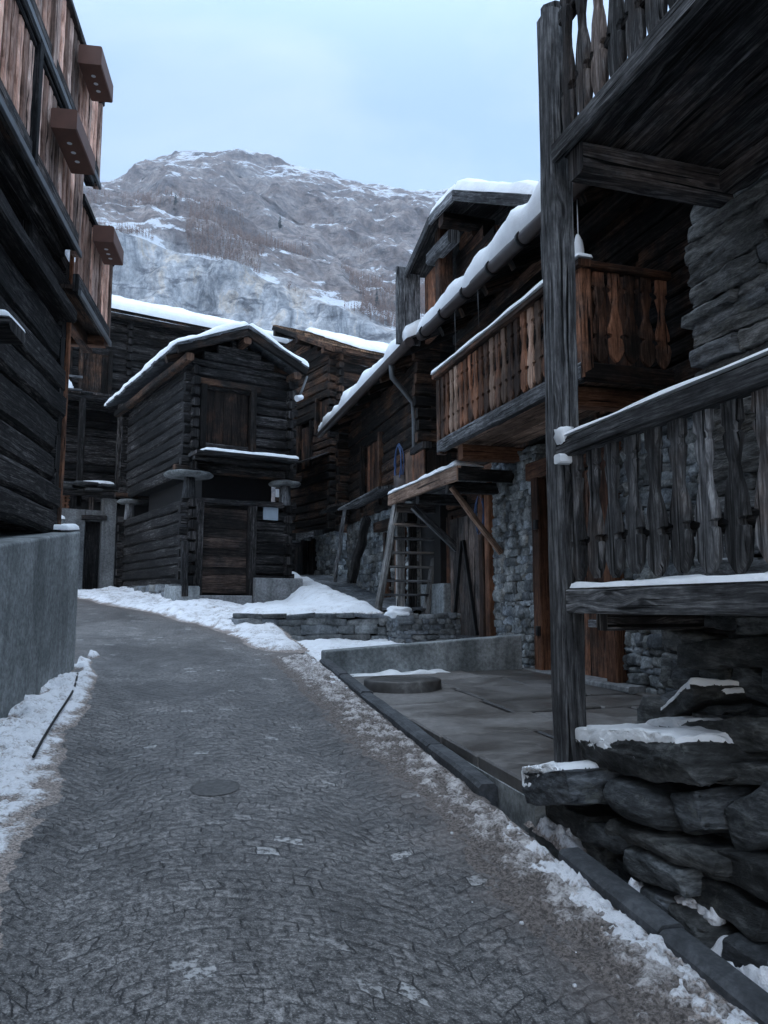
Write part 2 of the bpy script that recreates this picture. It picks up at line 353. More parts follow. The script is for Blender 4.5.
    h = math_(nt, 'ADD', math_(nt, 'ADD', math_(nt, 'MULTIPLY', math_(nt, 'MULTIPLY', mor, jk), -.5), math_(nt, 'MULTIPLY', dm.outputs['Fac'], -.32)), math_(nt, 'ADD', math_(nt, 'MULTIPLY', n1, .6), math_(nt, 'MULTIPLY', rnd, .12)))
    bump(nt, b, h, .9, .016); return m
ROAD = road_mat()

def slab_mat():
    m, nt, b = newmat('wet paving slab'); L = nt.links; tc = N(nt, 'ShaderNodeTexCoord'); ob = tc.outputs['Object']; uv = tc.outputs['UV']
    n1 = noise_(nt, ob, 1.3, 6, .65, .6); n2 = noise_(nt, ob, 16, 6, .7); n3 = noise_(nt, mapped(nt, ob, (1, 1, 1), (3, 8, 1)), 2.4, 4, .6, 1.2)
    c = ramp(nt, n1, [(.38, (.060, .055, .051)), (.5, (.086, .080, .075)), (.62, (.125, .119, .115))])
    sx = N(nt, 'ShaderNodeSeparateXYZ'); L.new(uv, sx.inputs[0]); c = mixc(nt, 1.0, c, ramp(nt, sx.outputs[0], [(0, .62), (1, 1.5)]), 'MULTIPLY')
    c = mixc(nt, 1.0, c, ramp(nt, n2, [(.3, .7), (.7, 1.3)]), 'MULTIPLY')
    c = mixc(nt, ramp(nt, n3, [(.60, 0.0), (.74, .55)]), c, (.24, .235, .225))
    L.new(c, b.inputs['Base Color']); L.new(ramp(nt, n1, [(.36, .30), (.6, .72)]), b.inputs['Roughness']); bump(nt, b, n2, .25, .01); return m
SLAB = slab_mat()

def rock_mat():
    m, nt, b = newmat('mountain rock and snow'); L = nt.links
    ob = N(nt, 'ShaderNodeTexCoord').outputs['Object']; geo = N(nt, 'ShaderNodeNewGeometry')
    at = N(nt, 'ShaderNodeAttribute', attribute_name='zone')   # 0 cliff ... 1 upper slope
    n1 = noise_(nt, mapped(nt, ob, (1, 1, .8)), .012, 9, .68, .8); n2 = noise_(nt, ob, .06, 8, .7, .4)
    n3 = noise_(nt, mapped(nt, ob, (1, 1, .30)), .035, 9, .70, .9); n5 = noise_(nt, mapped(nt, ob, (.5, .5, 1.4)), .05, 8, .72, .5); n4 = noise_(nt, mapped(nt, ob, (.45, .45, 1.3)), .035, 8, .70, .9)
    cl = ramp(nt, n3, [(.38, (.16, .175, .195)), (.46, (.34, .36, .385)), (.54, (.50, .51, .525)), (.60, (.55, .49, .42)), (.66, (.42, .43, .45))])
    cl = mixc(nt, ramp(nt, n2, [(.52, 0.0), (.62, .4)]), cl, (.12, .12, .135)); cl = mixc(nt, ramp(nt, n5, [(.38, .75), (.45, 0.0)]), cl, (.07, .075, .09))
    up = ramp(nt, n1, [(.39, (.15, .122, .115)), (.5, (.25, .207, .19)), (.61, (.35, .31, .295))])
    up = mixc(nt, ramp(nt, n2, [(.45, 0.0), (.65, .7)]), up, (.11, .105, .115))
    up = mixc(nt, ramp(nt, n4, [(.5, 0.0), (.60, .55)]), up, (.22, .22, .23)); up = mixc(nt, ramp(nt, n5, [(.38, .8), (.45, 0.0)]), up, (.06, .055, .06))
    c = mixc(nt, at.outputs['Fac'], cl, up); c = mixc(nt, .55, c, mixc(nt, 1.0, c, ramp(nt, noise_(nt, ob, .14, 6, .75), [(.38, .45), (.62, 1.6)]), 'MULTIPLY'))
    sx = N(nt, 'ShaderNodeSeparateXYZ'); L.new(geo.outputs['Normal'], sx.inputs[0])
    sn = math_(nt, 'ADD', math_(nt, 'MULTIPLY', sx.outputs[2], .42), math_(nt, 'ADD', math_(nt, 'MULTIPLY', n2, .35), math_(nt, 'ADD', math_(nt, 'MULTIPLY', n4, .50), math_(nt, 'MULTIPLY', noise_(nt, mapped(nt, ob, (.6, .6, 1.2)), .11, 7, .75, .6), .42))))
    a2 = N(nt, 'ShaderNodeAttribute', attribute_name='snow'); sn = math_(nt, 'ADD', sn, a2.outputs['Fac'])
    c = mixc(nt, ramp(nt, sn, [(.975, 0.0), (1.05, .8)]), c, (.72, .77, .84))
    L.new(c, b.inputs['Base Color']); b.inputs['Roughness'].default_value = .95; b.inputs['Specular IOR Level'].default_value = .1
    bump(nt, b, math_(nt, 'ADD', n1, math_(nt, 'MULTIPLY', n2, .5)), .9, 12.0); return m
ROCK = rock_mat()

# ------------------------------------------------------------------ generic pieces
def logwall(mb, P, a, n, L, z0, z1, hmin=.17, hmax=.27, th=.14, openings=(), ch=.02, wob=.012, vertical=False):
    """horizontal logs (or upright boards) with faces on the plane through P along a, outward n (local coordinates)"""
    P, a, n = V(P), V(a).normalized(), V(n).normalized()
    z = z0
    while z < z1-.02:
        h = rr(hmin, hmax); h = min(h, z1-z)
        if z1-z-h < .07: h = z1-z
        spans = [(0.0, L)]
        for (s0, s1, q0, q1) in openings:
            if z+h*.5 > q0 and z+h*.5 < q1:
                ns = []
                for (x0, x1) in spans:
                    if s1 <= x0 or s0 >= x1: ns.append((x0, x1)); continue
                    if s0 > x0: ns.append((x0, s0))
                    if s1 < x1: ns.append((s1, x1))
                spans = ns
        off = rr(-.024, .020)
        for (x0, x1) in spans:
            c0 = P+a*x0-n*(th/2+off)+Z*(z+h/2); c1 = P+a*x1-n*(th/2+off)+Z*(z+h/2)
            mb.beam(c0, c1, th, h-.010, (0, 0, 1), max(ch, min(.05, h*.16)), max(1, int((x1-x0)/.5)), wob)
        z += h
def boards(mb, P, a, n, L, z0, z1, wmin=.12, wmax=.22, th=.035, ch=.006, wob=.004):
    P, a, n = V(P), V(a).normalized(), V(n).normalized(); x = 0
    while x < L-.02:
        w = min(rr(wmin, wmax), L-x)
        if L-x-w < .05: w = L-x
        o = rr(-.006, .006)
        c = P+a*(x+w/2)-n*(th/2+o)
        mb.beam(c+Z*z0, c+Z*(z1+rr(-.01, .01)), w-.006, th, tuple(n), ch, 3, wob); x += w
def rubble(mb, P, a, n, L, z0, z1, hmin=.06, hmax=.16, wmin=.08, wmax=.36, depth=.22, openings=(), k=.24, amp=.17, nn=4, slope=0.0, out=.03):
    P, a, n = V(P), V(a).normalized(), V(n).normalized(); z = z0
    while z < z1-.02:
        h = rr(hmin, hmax); h = min(h, z1-z+.02); x = -rr(0, .05)
        while x < L:
            w = rr(wmin, wmax)*(1 if h > .1 else .8)
            if x+w > L: w = max(L-x, .07)
            hh = h*rr(.86, 1.12); zc = z+h/2+rr(-.014, .014)+.025*nz((x*1.5, z, 3))
            xc = x+w/2
            if not any(s0 < xc < s1 and q0 < zc < q1 for (s0, s1, q0, q1) in openings):
                q = rr(-.10, .10)
                ax = (a*math.cos(q)+Z*math.sin(q)+a*0); az = (Z*math.cos(q)-a*math.sin(q))
                mb.rock(P+a*xc+Z*(zc+slope*xc)-n*(depth/2-out+rr(-.02, .02)), (w*1.04, depth, hh*1.05), ax, -n, az, nn, k, amp)
            x += w+rr(-.005, .012)
        z += h*.985
def snow_slab(mb, O, A, B, thick, n=20, m=10, edge=.10, wav=.03, seed=None, lump=.03, T=None):
    """blanket of snow over the parallelogram O, O+A, O+A+B; rounded rims, uneven edge"""
    O, A, B = V(O), V(A), V(B); Nn = A.cross(B).normalized()
    if Nn.z < 0: Nn = -Nn
    sd = rr(0, 300) if seed is None else seed; la, lb = A.length, B.length
    def base(s, t):
        p = O+A*s+B*t
        e = min(s, 1-s, t, 1-t)
        q = V((nz((s*la*2.2, t*lb*2.2, sd)), nz((s*la*2.2, t*lb*2.2, sd+50)), 0))
        w = wav*max(0, 1-min(min(s, 1-s)*la, min(t, 1-t)*lb)/.3)
        return p+A.normalized()*(q.x*w)+B.normalized()*(q.y*w)
    def top(s, t):
        d = min(min(s, 1-s)*la, min(t, 1-t)*lb); r = min(1, d/edge); pr = math.sqrt(max(0, 1-(1-r)**2))
        p = base(s, t); h = thick*(.9+.0*s)*pr+lump*pr*(fbm((s*la, t*lb, sd), 1.6, sd, 3))
        if T: h *= T(s, t)
        return p+Nn*max(h, .0)+Nn*.004
    def warp(x): return .5-.5*math.cos(math.pi*x) if True else x
    mb.grid(n, m, lambda s, t: tuple(top(warp(s), warp(t))))
    mb.grid(n, m, lambda s, t: tuple(base(warp(s), warp(t))))
def prof_carved():
    j = lambda: rr(-.006, .006)
    def side():
        return [(0, .060+j()), (.11, .060+j()), (.150, .066+j()), (.172, .040+j()), (.20, .040+j()), (.222, .062+j()), (.29, .050+j()), (.38, .029+j()), (.46, .033+j()), (.54, .056+j()), (.62, .073+j()), (.685, .078+j()), (.70, .046+j()), (.728, .046+j()), (.742, .070+j()), (.80, .081+j()), (.87, .080+j()), (.93, .064+j()), (.97, .040), (1, .012)]
    a, b = side(), side(); return [(t, l, r) for (t, l), (_, r) in zip(a, b)]
def carved_row(frame, parent, p0, p1, ztop, L, step, mat_fn, th=.035, out=(-1, 0, 0), sc=1.0, name='baluster', first=.5):
    """one child per baluster between the local points p0 and p1"""
    p0, p1 = V(p0), V(p1); d = (p1-p0); n = max(1, int(round(d.length/step))); ax = d.normalized(); k = d.length/n/.165
    for i in range(n):
        mb = MB(frame); c = p0+ax*(d.length*(i+first)/n)
        pr = [(t, l*k*sc, r*k*sc) for t, l, r in prof_carved()]
        q = rr(-.02, .02)
        mb.baluster((c.x, c.y, ztop+rr(-.01, .01)), tuple(ax), (V(out)+V((0, 0, 0))), pr, L*rr(.985, 1.015), th)
        mb.build(name, mat_fn(), parent)

# ================================================================== SETTING
def terrain_z(x, y):
    v, u, _ = RF.inv(V((x, y, 0))); z = zr(y)
    if v > .06 and u < 9.85: z -= .75
    elif v > -.1 and u < 13.7: z = min(z, .80+.03*(u-10))
    d = math.hypot(x, y)
    if d > 120: z += (d-120)*.03
    return z-.02
xs = [-3000, -1500, -800, -400, -200, -100, -60, -35, -20] + [-14+.3*i for i in range(90)] + [18, 30, 50, 90, 160, 320, 700, 1500, 3000]
ys = [-3000, -1200, -500, -200, -80, -30, -12] + [-6+.3*i for i in range(125)] + [36, 45, 60, 90, 140, 220, 350, 600, 1000, 1700, 3000]
mb = MB(); b0 = mb.add([(x, y, terrain_z(x, y)) for y in ys for x in xs]); W = len(xs)
for j in range(len(ys)-1):
    for i in range(W-1): mb.face((b0+j*W+i, b0+j*W+i+1, b0+(j+1)*W+i+1, b0+(j+1)*W+i), None, True)
tag(mb.build('ground', SNOWG), kind='structure')

# the street: between the chalet wall and the kerb, bending left beyond
RE = [(-4, 3.1), (0, 1.93), (2.69, 1.17), (4.42, .65), (6.19, .13), (8.99, -.64), (10.06, -1.06), (11.5, -1.75), (13.2, -2.75), (15.2, -4.25), (17.5, -6.2), (20, -8.3), (24, -11.5)]
LE = [(-4, -1.75), (0, -2.2), (4, -2.75), (9.0, -3.6), (10.5, -4.25), (13, -5.9), (15.5, -7.9), (18, -10.2), (20, -12), (24, -15.5)]
def lerp_tab(T, y):
    for (a, x0), (b, x1) in zip(T, T[1:]):
        if y <= b: return x0+(x1-x0)*(y-a)/(b-a)
    return T[-1][1]
mb = MB(); ny, nx = 224, 18; muds = []
pts = []
for j in range(ny+1):
    y = -4+28*j/ny; xl, xr = lerp_tab(LE, y), lerp_tab(RE, y)
    for i in range(nx+1):
        t = i/nx; x = xl+(xr-xl)*t
        pts.append((x, y, zr(y)+.012-.05*(1-4*(t-.5)**2)*0+.006*fbm((x, y, 0), .9, 3, 2)))
        d = (xr-x); muds.append(max(0, 1-max(0, d-.25)/.55)*.75 + max(0, (y-8)/12)*.55 + max(0, .5-(x-xl)/.6)*.8)
b0 = mb.add(pts); W = nx+1
for j in range(ny):
    for i in range(nx):
        q = (j*W+i, j*W+i+1, (j+1)*W+i+1, (j+1)*W+i)
        def suv(p): return (p[0]+.27*p[1], p[1])
        mb.face([b0+k for k in q], [suv(pts[k]) for k in q], True)
road = tag(mb.build('road', ROAD), kind='structure')
at = road.data.attributes.new('mud', 'FLOAT', 'POINT'); at.data.foreach_set('value', muds)

# kerb stones along the right edge
mb = MB(RF); u = -3.0
while u < 9.6:
    l = rr(.75, 1.1); e = min(u+l-.012, 9.66)
    if not (4.42 < u+l/2 < 4.62):
        za, zb = zr(RF(0, u, 0).y), zr(RF(0, e, 0).y)
        up = .055+rr(-.01, .01)
        mb.beam((.065+rr(-.008, .008), u, za-.09+up), (.065+rr(-.008, .008), e, zb-.09+up), .125, .22, (0, 0, 1), .02, 4, .008)
    u += l
tag(mb.build('kerb', KERB), kind='structure')

# terrace of slabs in front of the barn door
def pz(v, u): return .60+.027*(u-4.5)+.012*(v-.1)
mb = MB(RF)
rows = [4.5, 5.32, 6.0, 6.75, 7.45, 8.3, 9.0, 9.75]
for r0, r1 in zip(rows, rows[1:]):
    v = .14; cols = []
    while v < 3.1:
        w = rr(.75, 1.15); cols.append((v, min(v+w, 3.2))); v += w
    for (a, b_) in cols:
        if b_-a < .05: continue
        o = rr(-.004, .004); tx, ty = rr(-.010, .010), rr(-.010, .010); tone = (R_(), R_())
        g = .018; A_ = [(a+g, r0+g), (b_-g, r0+g), (b_-g, r1-g), (a+g, r1-g)]
        c_ = .012
        i0 = mb.add([(x+(c_ if k in (0, 3) else -c_), y+(c_ if k in (0, 1) else -c_), pz(x, y)+o+tx*(x-a)+ty*(y-r0)) for k, (x, y) in enumerate(A_)]); i1 = mb.add([(x, y, pz(x, y)+o+tx*(x-a)+ty*(y-r0)-.012) for x, y in A_]); i2 = mb.add([(x, y, pz(x, y)-.3) for x, y in A_])
        mb.face([i0, i0+1, i0+2, i0+3], [tone]*4)
        for k in range(4):
            m_ = (k+1) % 4; mb.face([i0+k, i0+m_, i1+m_, i1+k], [tone]*4); mb.face([i1+k, i1+m_, i2+m_, i2+k], [tone]*4)
tag(mb.build('pavement', SLAB), kind='structure')
mb = MB(RF)   # its retaining edge
i0 = mb.add([(.146, 4.506, -.1), (3.3, 4.506, -.1), (3.3, 9.72, -.1), (.146, 9.72, -.1), (.146, 4.506, pz(.1, 4.47)-.075), (3.3, 4.47, pz(3.3, 4.47)-.075), (3.3, 9.72, pz(3.3, 9.72)-.075), (.146, 9.72, pz(.14, 9.72)-.075)])
for q in ((0, 1, 5, 4), (1, 2, 6, 5), (2, 3, 7, 6), (3, 0, 4, 7), (4, 5, 6, 7)): mb.face([i0+k for k in q])
tag(mb.build('pavement_base', CONC), kind='structure')

# mountain --------------------------------------------------------
F_, TH = 770.0, math.radians(6.8)
RID = [(-900, 330), (-500, 300), (-200, 260), (0, 222), (95, 190), (120, 183), (140, 172), (150, 160), (176, 150), (210, 152), (236, 153), (262, 160), (300, 168), (350, 180), (378, 182), (410, 185), (440, 191), (535, 206), (700, 215), (900, 240), (1300, 290), (1700, 330)]
SHE = [(-900, 380), (-200, 300), (0, 226), (99, 231), (162, 248), (239, 269), (297, 296), (388, 332), (460, 358), (600, 392), (900, 420), (1700, 470)]
def toray(px, py):
    a, b = (px-384)/F_, (512-py)/F_; c, s = math.cos(TH), math.sin(TH); dy = c-b*s
    return a/dy, (s+b*c)/dy
RIDT = [toray(*p) for p in RID]; SHET = [toray(*p) for p in SHE]
mb = MB(); NX, NY = 420, 190; zone = []; snowa = []; pts = []
AX0, AX1 = -1.9, 2.0
def ridged(p, s, o, n=4):
    t = 0; a = 1
    for i in range(n): t += a*(1-2*abs(nz(p, s, o+i*5.1))); s *= 2.1; a *= .5
    return t
def col_ax(i):                      # finer columns where the street opens on the slope
    q = 2*i/NX-1; return .02+(.55*q+1.4*q**3)
def mpoint(ax, t):
    """t 0 foot, .30 foot of cliff, .45 shelf, 1 ridge, >1 behind"""
    er, es = lerp_tab(RIDT, ax), lerp_tab(SHET, ax)
    if t < .12: D = 560+t/.12*190; e = .02+(t/.12)*.25*es
    elif t < .45: q = (t-.12)/.33; D = 750+80*q**1.3; e = .02+.25*es+(.75*es-.02)*q
    elif t <= 1: q = (t-.45)/.55; D = 830+760*q; e = es+(er-es)*(q**.92)
    else: q = (t-1)/.12; D = 1590+300*q; e = er-.10*q
    return D, e
for j in range(NY+1):
    t = 1.12*j/NY
    for i in range(NX+1):
        ax = col_ax(i); D, e = mpoint(ax, t)
        x, y, z = ax*D, D, 1.6+e*D
        amp = min(1, t/.1)
        r1 = fbm((x*.006, y*.002, z*.010), 1, 11, 5)
        if t < .45:
            dy = -34*r1*amp-9*ridged((x*.02, z*.004, 0), 1, 71, 3)*amp; dz = 8*fbm((x*.02, z*.02, 1), 1, 5, 3)*amp
            if t < .30: dz += 10*ridged((x*.012+z*.02, z*.03, 3), 1, 91, 3)*amp
        else:
            k = min(1, (t-.45)/.08); fr = min(1, max(.30, (1-t)/.15))
            dy = -30*r1-26*ridged((x*.010+z*.006, z*.006, 1), 1, 81, 4)*k*fr
            dz = (15*fbm((x*.011, y*.011, 0), 1, 21, 5)+10*ridged((x*.014+y*.010, y*.012-x*.004, 0), 1, 8, 4)-4)*k*fr
        pts.append((x, y+dy, z+dz)); zone.append(min(1, max(0, (t-.44)/.05)) if t > .3 else (max(0, (.22-t)/.1)))
        if .45 <= t < .50: s_ = .05+.18*nz((x*.02, y*.02, 0))
        elif t < .45: s_ = -.13 if t > .25 else -.06
        else: s_ = -.035+.09*max(0, (t-.75)/.25)+.08*nz((x*.005+y*.004, y*.006, 4))
        snowa.append(s_)
b0 = mb.add(pts); W = NX+1
for j in range(NY):
    for i in range(NX): mb.face((b0+j*W+i, b0+j*W+i+1, b0+(j+1)*W+i+1, b0+(j+1)*W+i), None, True)
mt = tag(mb.build('mountain', ROCK), kind='structure')
a1 = mt.data.attributes.new('zone', 'FLOAT', 'POINT'); a1.data.foreach_set('value', zone)
a1 = mt.data.attributes.new('snow', 'FLOAT', 'POINT'); a1.data.foreach_set('value', snowa)
MPTS = pts; AXS = [col_ax(i) for i in range(NX+1)]
import bisect
def mt_at(px, t):
    ax = (px-384)/F_*1.04; i0 = max(0, min(NX-1, bisect.bisect(AXS, ax)-1)); f = (ax-AXS[i0])/(AXS[i0+1]-AXS[i0]); j = t/1.12*NY; j0 = int(j); g = j-j0
    return V(MPTS[j0*W+i0]).lerp(V(MPTS[j0*W+i0+1]), f).lerp(V(MPTS[(j0+1)*W+i0]).lerp(V(MPTS[(j0+1)*W+i0+1]), f), g)
LARCH = plain('bare larch', (.22, .145, .115), .95, 0, .35, .2)
FIRM = plain('dark conifer', (.022, .032, .026), .95, 0, .3, .3)
def larch(mb, p, h):
    mb.tube([p-Z*1, p+Z*h*.5, p+Z*h], h*.012, 3, h*.003)
    for k in range(13):
        t = rr(.18, .95); a = rr(0, 6.28); r = h*.15*(1-t)+h*.022; d = V((math.cos(a), math.sin(a), 0)); s_ = V((-d.y, d.x, 0)); q = p+Z*h*t
        i = mb.add([q-s_*r*.22-Z*h*.03, q+s_*r*.22+Z*h*.045, q+d*r+Z*h*rr(-.03, .04)]); mb.face((i, i+1, i+2))
mb = MB(); cnt = 0
while cnt < 5200:
    px = rr(40, 520); t = .455+abs(random.gauss(0, .07)) if R_() < .72 else rr(.5, .75)
    if t > .78: continue
    if nz((px*.02, t*9, 2)) < -.18+(.45 if t > .58 else 0): continue
    larch(mb, mt_at(px, t), rr(8, 15)); cnt += 1
for _ in range(220): larch(mb, mt_at(rr(20, 300), rr(.10, .32)), rr(8, 13))
for _ in range(60): larch(mb, mt_at(rr(90, 150), rr(.93, .985)), rr(7, 12))
tag(mb.build('larch_wood', LARCH), 'bare brown larches scattered on the mountainside above the cliff', 'wood', kind='stuff')
for px, t, h, lab in ((181, .56, 27, 'dark green conifer alone among bare larches below the summit'), (281, .66, 24, 'dark green conifer highest on the mountain slope'), (377, .49, 24, 'dark green conifer at the right end of the larch shelf')):
    p = mt_at(px, t); o = thing('conifer', p, lab, 'tree', 'dark conifers on the mountain')
    mb = MB(); mb.tube([p-Z, p+Z*h], h*.02, 5, .1); mb.build('trunk', LARCH, o); mb = MB()
    for k in range(90):
        q_ = rr(.06, .98); a = rr(0, 6.28); r = h*.20*(1-q_)+.4; d = V((math.cos(a), math.sin(a), 0)); s_ = V((-d.y, d.x, 0)); q = p+Z*h*q_
        i = mb.add([q-s_*r*.35, q+Z*h*.05, q+s_*r*.35, q+d*r-Z*h*.03]); mb.face((i, i+1, i+3)); mb.face((i+1, i+2, i+3))
    mb.build('crown', FIRM, o)


# ================================================================== STONE HOUSE ON THE RIGHT (near)
def slab_mesh(mb, c, lu, dv, h, ax, ay, az, fine=.010, jit=.16, res=.05, bev=.10):
    """angular block: hull of a jittered box, worn edges, fine relief"""
    bm = bmesh.new(); pts = []
    for sx in (-1, 1):
        for sy in (-1, 1):
            for sz in (-1, 1): pts.append(V((sx*.5*lu*(1-abs(rr(0, jit*1.6))), sy*.5*dv*(1-abs(rr(0, jit))), sz*.5*h*(1-abs(rr(0, jit*2.2))))))
    for _ in range(7):
        q = V((rr(-.9, .9), rr(-1, 1), rr(-.9, .9))); m = max(abs(q.x), abs(q.y), abs(q.z)); q /= m; pts.append(V((q.x*.5*lu, q.y*.5*dv, q.z*.5*h*.98)))
    vs = [bm.verts.new(p) for p in pts]; r = bmesh.ops.convex_hull(bm, input=vs)
    bmesh.ops.delete(bm, geom=[e for e in r['geom_interior'] if isinstance(e, bmesh.types.BMVert)], context='VERTS')
    loose = [v for v in bm.verts if not v.link_faces]
    if loose: bmesh.ops.delete(bm, geom=loose, context='VERTS')
    bmesh.ops.dissolve_limit(bm, angle_limit=.12, verts=bm.verts[:], edges=bm.edges[:])
    bmesh.ops.bevel(bm, geom=bm.edges[:], offset=min(h, dv)*bev, segments=3, profile=.5, affect='EDGES', clamp_overlap=True)
    bmesh.ops.triangulate(bm, faces=bm.faces[:])
    for _ in range(6):
        es = [e for e in bm.edges if e.calc_length() > res]
        if not es: break
        bmesh.ops.subdivide_edges(bm, edges=es, cuts=1); bmesh.ops.triangulate(bm, faces=[f for f in bm.faces if len(f.verts) > 3])
    bm.normal_update(); sd = rr(0, 300); bm.verts.ensure_lookup_table()
    for v in bm.verts: v.index = v.index
    bm.verts.index_update(); out = []
    for v in bm.verts:
        p = v.co; d = fine*(fbm((p.x*5, p.y*5, p.z*11), 1, sd, 4)*1.3+.5*nz((p.x*3, p.y*3, p.z*34), 1, sd)); q = p+v.normal*d
        out.append(c+ax*q.x+ay*q.y+az*q.z)
    tone = (R_(), R_()); b = mb.add(out)
    for f in bm.faces: mb.face([b+v.index for v in f.verts], [tone]*len(f.verts), True)
    bm.free()
house = thing('stone_house', RF(1.6, 2.0, .4), 'slab stone house with carved grey wooden gallery, corner post and balcony, nearest on the right', 'house')
mb = MB(RF)   # wall of long rough slabs facing the street
z = 1.55; k_ = 0
while z < 4.6:
    h = rr(.06, .15); u = 4.34+rr(-.07, .03)
    while u > -2.4:
        w = rr(.25, .85)*(.6+h*3.5); c = u-w/2
        q_ = rr(-.03, .03); slab_mesh(mb, V((1.37+rr(-.03, .03), c, z+h/2+rr(-.008, .008))), w*1.0, .50, h*1.03, V((0, math.cos(q_), math.sin(q_))), V((-1, 0, 0)), V((0, -math.sin(q_), math.cos(q_))), .014, .09, .045, .10)
        u -= w-.004
    z += h*.97
mb.build('wall', RUBD, house)
mb = MB(RF); mb.box(1.32, 3.6, -2.4, 4.28, -.2, 4.2); mb.build('wall_core', MORT, house)
mb = MB(RF); mb.box(1.32, 3.6, -2.4, 4.25, 4.21, 7.2); mb.build('upper_wall', LOG, house)
# upper balcony
deck = MB(RF)
x = .20
while x < 1.5:
    w = rr(.16, .24); deck.beam((x+w/2, -2.2, 4.065+rr(-.008, .008)), (x+w/2, 4.12+rr(-.03, .03), 4.065+rr(-.008, .008)), w-.008, .055, (0, 0, 1), .008, 8, .008); x += w
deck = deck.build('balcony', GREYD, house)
deck['label'] = 'upper balcony seen from below, carved grey boards against the sky'
mb = MB(RF); mb.beam((.175, -2.2, 4.085), (.175, 4.14, 4.085), .045, .11, (0, 0, 1), .008, 8, .008); mb.build('edge_board', GREY, deck)
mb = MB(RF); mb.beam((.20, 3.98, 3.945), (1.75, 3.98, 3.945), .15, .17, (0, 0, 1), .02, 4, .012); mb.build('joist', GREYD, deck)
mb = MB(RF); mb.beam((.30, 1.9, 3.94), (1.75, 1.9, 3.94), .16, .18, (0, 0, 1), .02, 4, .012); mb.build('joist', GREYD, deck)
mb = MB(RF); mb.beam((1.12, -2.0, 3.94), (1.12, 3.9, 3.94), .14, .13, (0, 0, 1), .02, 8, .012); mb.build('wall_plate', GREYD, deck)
for zz in (4.42, 4.90): mb = MB(RF); mb.beam((.235, -2.2, zz), (.235, 4.12, zz), .06, .09, (0, 0, 1), .008, 8, .006); mb.build('rail', GREYD, deck)
carved_row(RF, deck, (.20, 4.10, 0), (.20, .9, 0), 5.08, .96, .155, lambda: random.choice((RAILW, GREYD)), sc=.85)
# gallery with carved railing
gal = MB(RF); x = .20
while x < 1.3:
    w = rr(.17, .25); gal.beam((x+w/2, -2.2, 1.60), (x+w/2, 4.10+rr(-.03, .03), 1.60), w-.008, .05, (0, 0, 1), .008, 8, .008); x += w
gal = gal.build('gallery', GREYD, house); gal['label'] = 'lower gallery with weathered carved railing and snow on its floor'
mb = MB(RF); mb.beam((.215, -2.2, 1.615), (.215, 4.16, 1.615), .09, .125, (0, 0, 1), .012, 10, .012); mb.build('edge_beam', GREY, gal)
mb = MB(RF); mb.beam((.25, 3.95, 1.515), (1.3, 3.95, 1.515), .10, .09, (0, 0, 1), .015, 3, .008); mb.build('joist', LOG, gal)
mb = MB(RF); mb.beam((.20, -2.2, 2.425), (.20, 4.20, 2.425), .085, .105, (0, 0, 1), .014, 10, .010); rail = mb.build('top_rail', GREY, gal)
mb = MB(RF); mb.beam((.27, -2.2, 1.92), (.27, 4.1, 1.92), .05, .08, (0, 0, 1), .008, 10, .006); mb.build('mid_rail', GREYD, gal)
carved_row(RF, gal, (.215, 4.17, 0), (.215, .9, 0), 2.40, .675, .163, lambda: random.choice((RAILW, RAILW, GREY, PALEG)), th=.032, sc=.82)
mb = MB(RF); snow_slab(mb, (.157, .6, 2.479), (.086, 0, 0), (0, 3.56, 0), .018, 5, 70, .025, .010, None, .02); mb.build('snow', SNOW, gal)
mb = MB(RF); snow_slab(mb, (.172, .6, 1.676), (.085, 0, 0), (0, 3.53, 0), .035, 5, 60, .03, .012, None, .025); mb.build('snow', SNOW, gal)
mb = MB(RF); snow_slab(mb, (.30, .8, 1.628), (.62, 0, 0), (0, 3.22, 0), .14, 16, 60, .20, .06, None, .10, lambda s, t: .45+.35*max(0, math.sin(t*21))+.2*t); mb.build('snow', SNOW, gal)
# corner post and old snow stuck to it
mb = MB(RF); mb.beam((.215, 4.23, .78), (.262, 4.29, 5.06), .132, .145, (0, 1, 0), .014, 20, .006, 1.06); post = mb.build('post', GREY, house)
mb = MB(RF); mb.beam((.262, 4.29, 5.04), (.262, 4.29, 5.11), .13, .135, (0, 1, 0), .05); mb.build('post_top', GREY, post)
mb = MB(RF); mb.box(.128, .24, 4.10, 4.165, 2.335, 2.385, .008); mb.build('snow', SNOW, post)
mb = MB(RF); mb.rock((.185, 4.15, 2.49), (.07, .10, .09), n=4, amp=.25); mb.build('snow', SNOW, post)

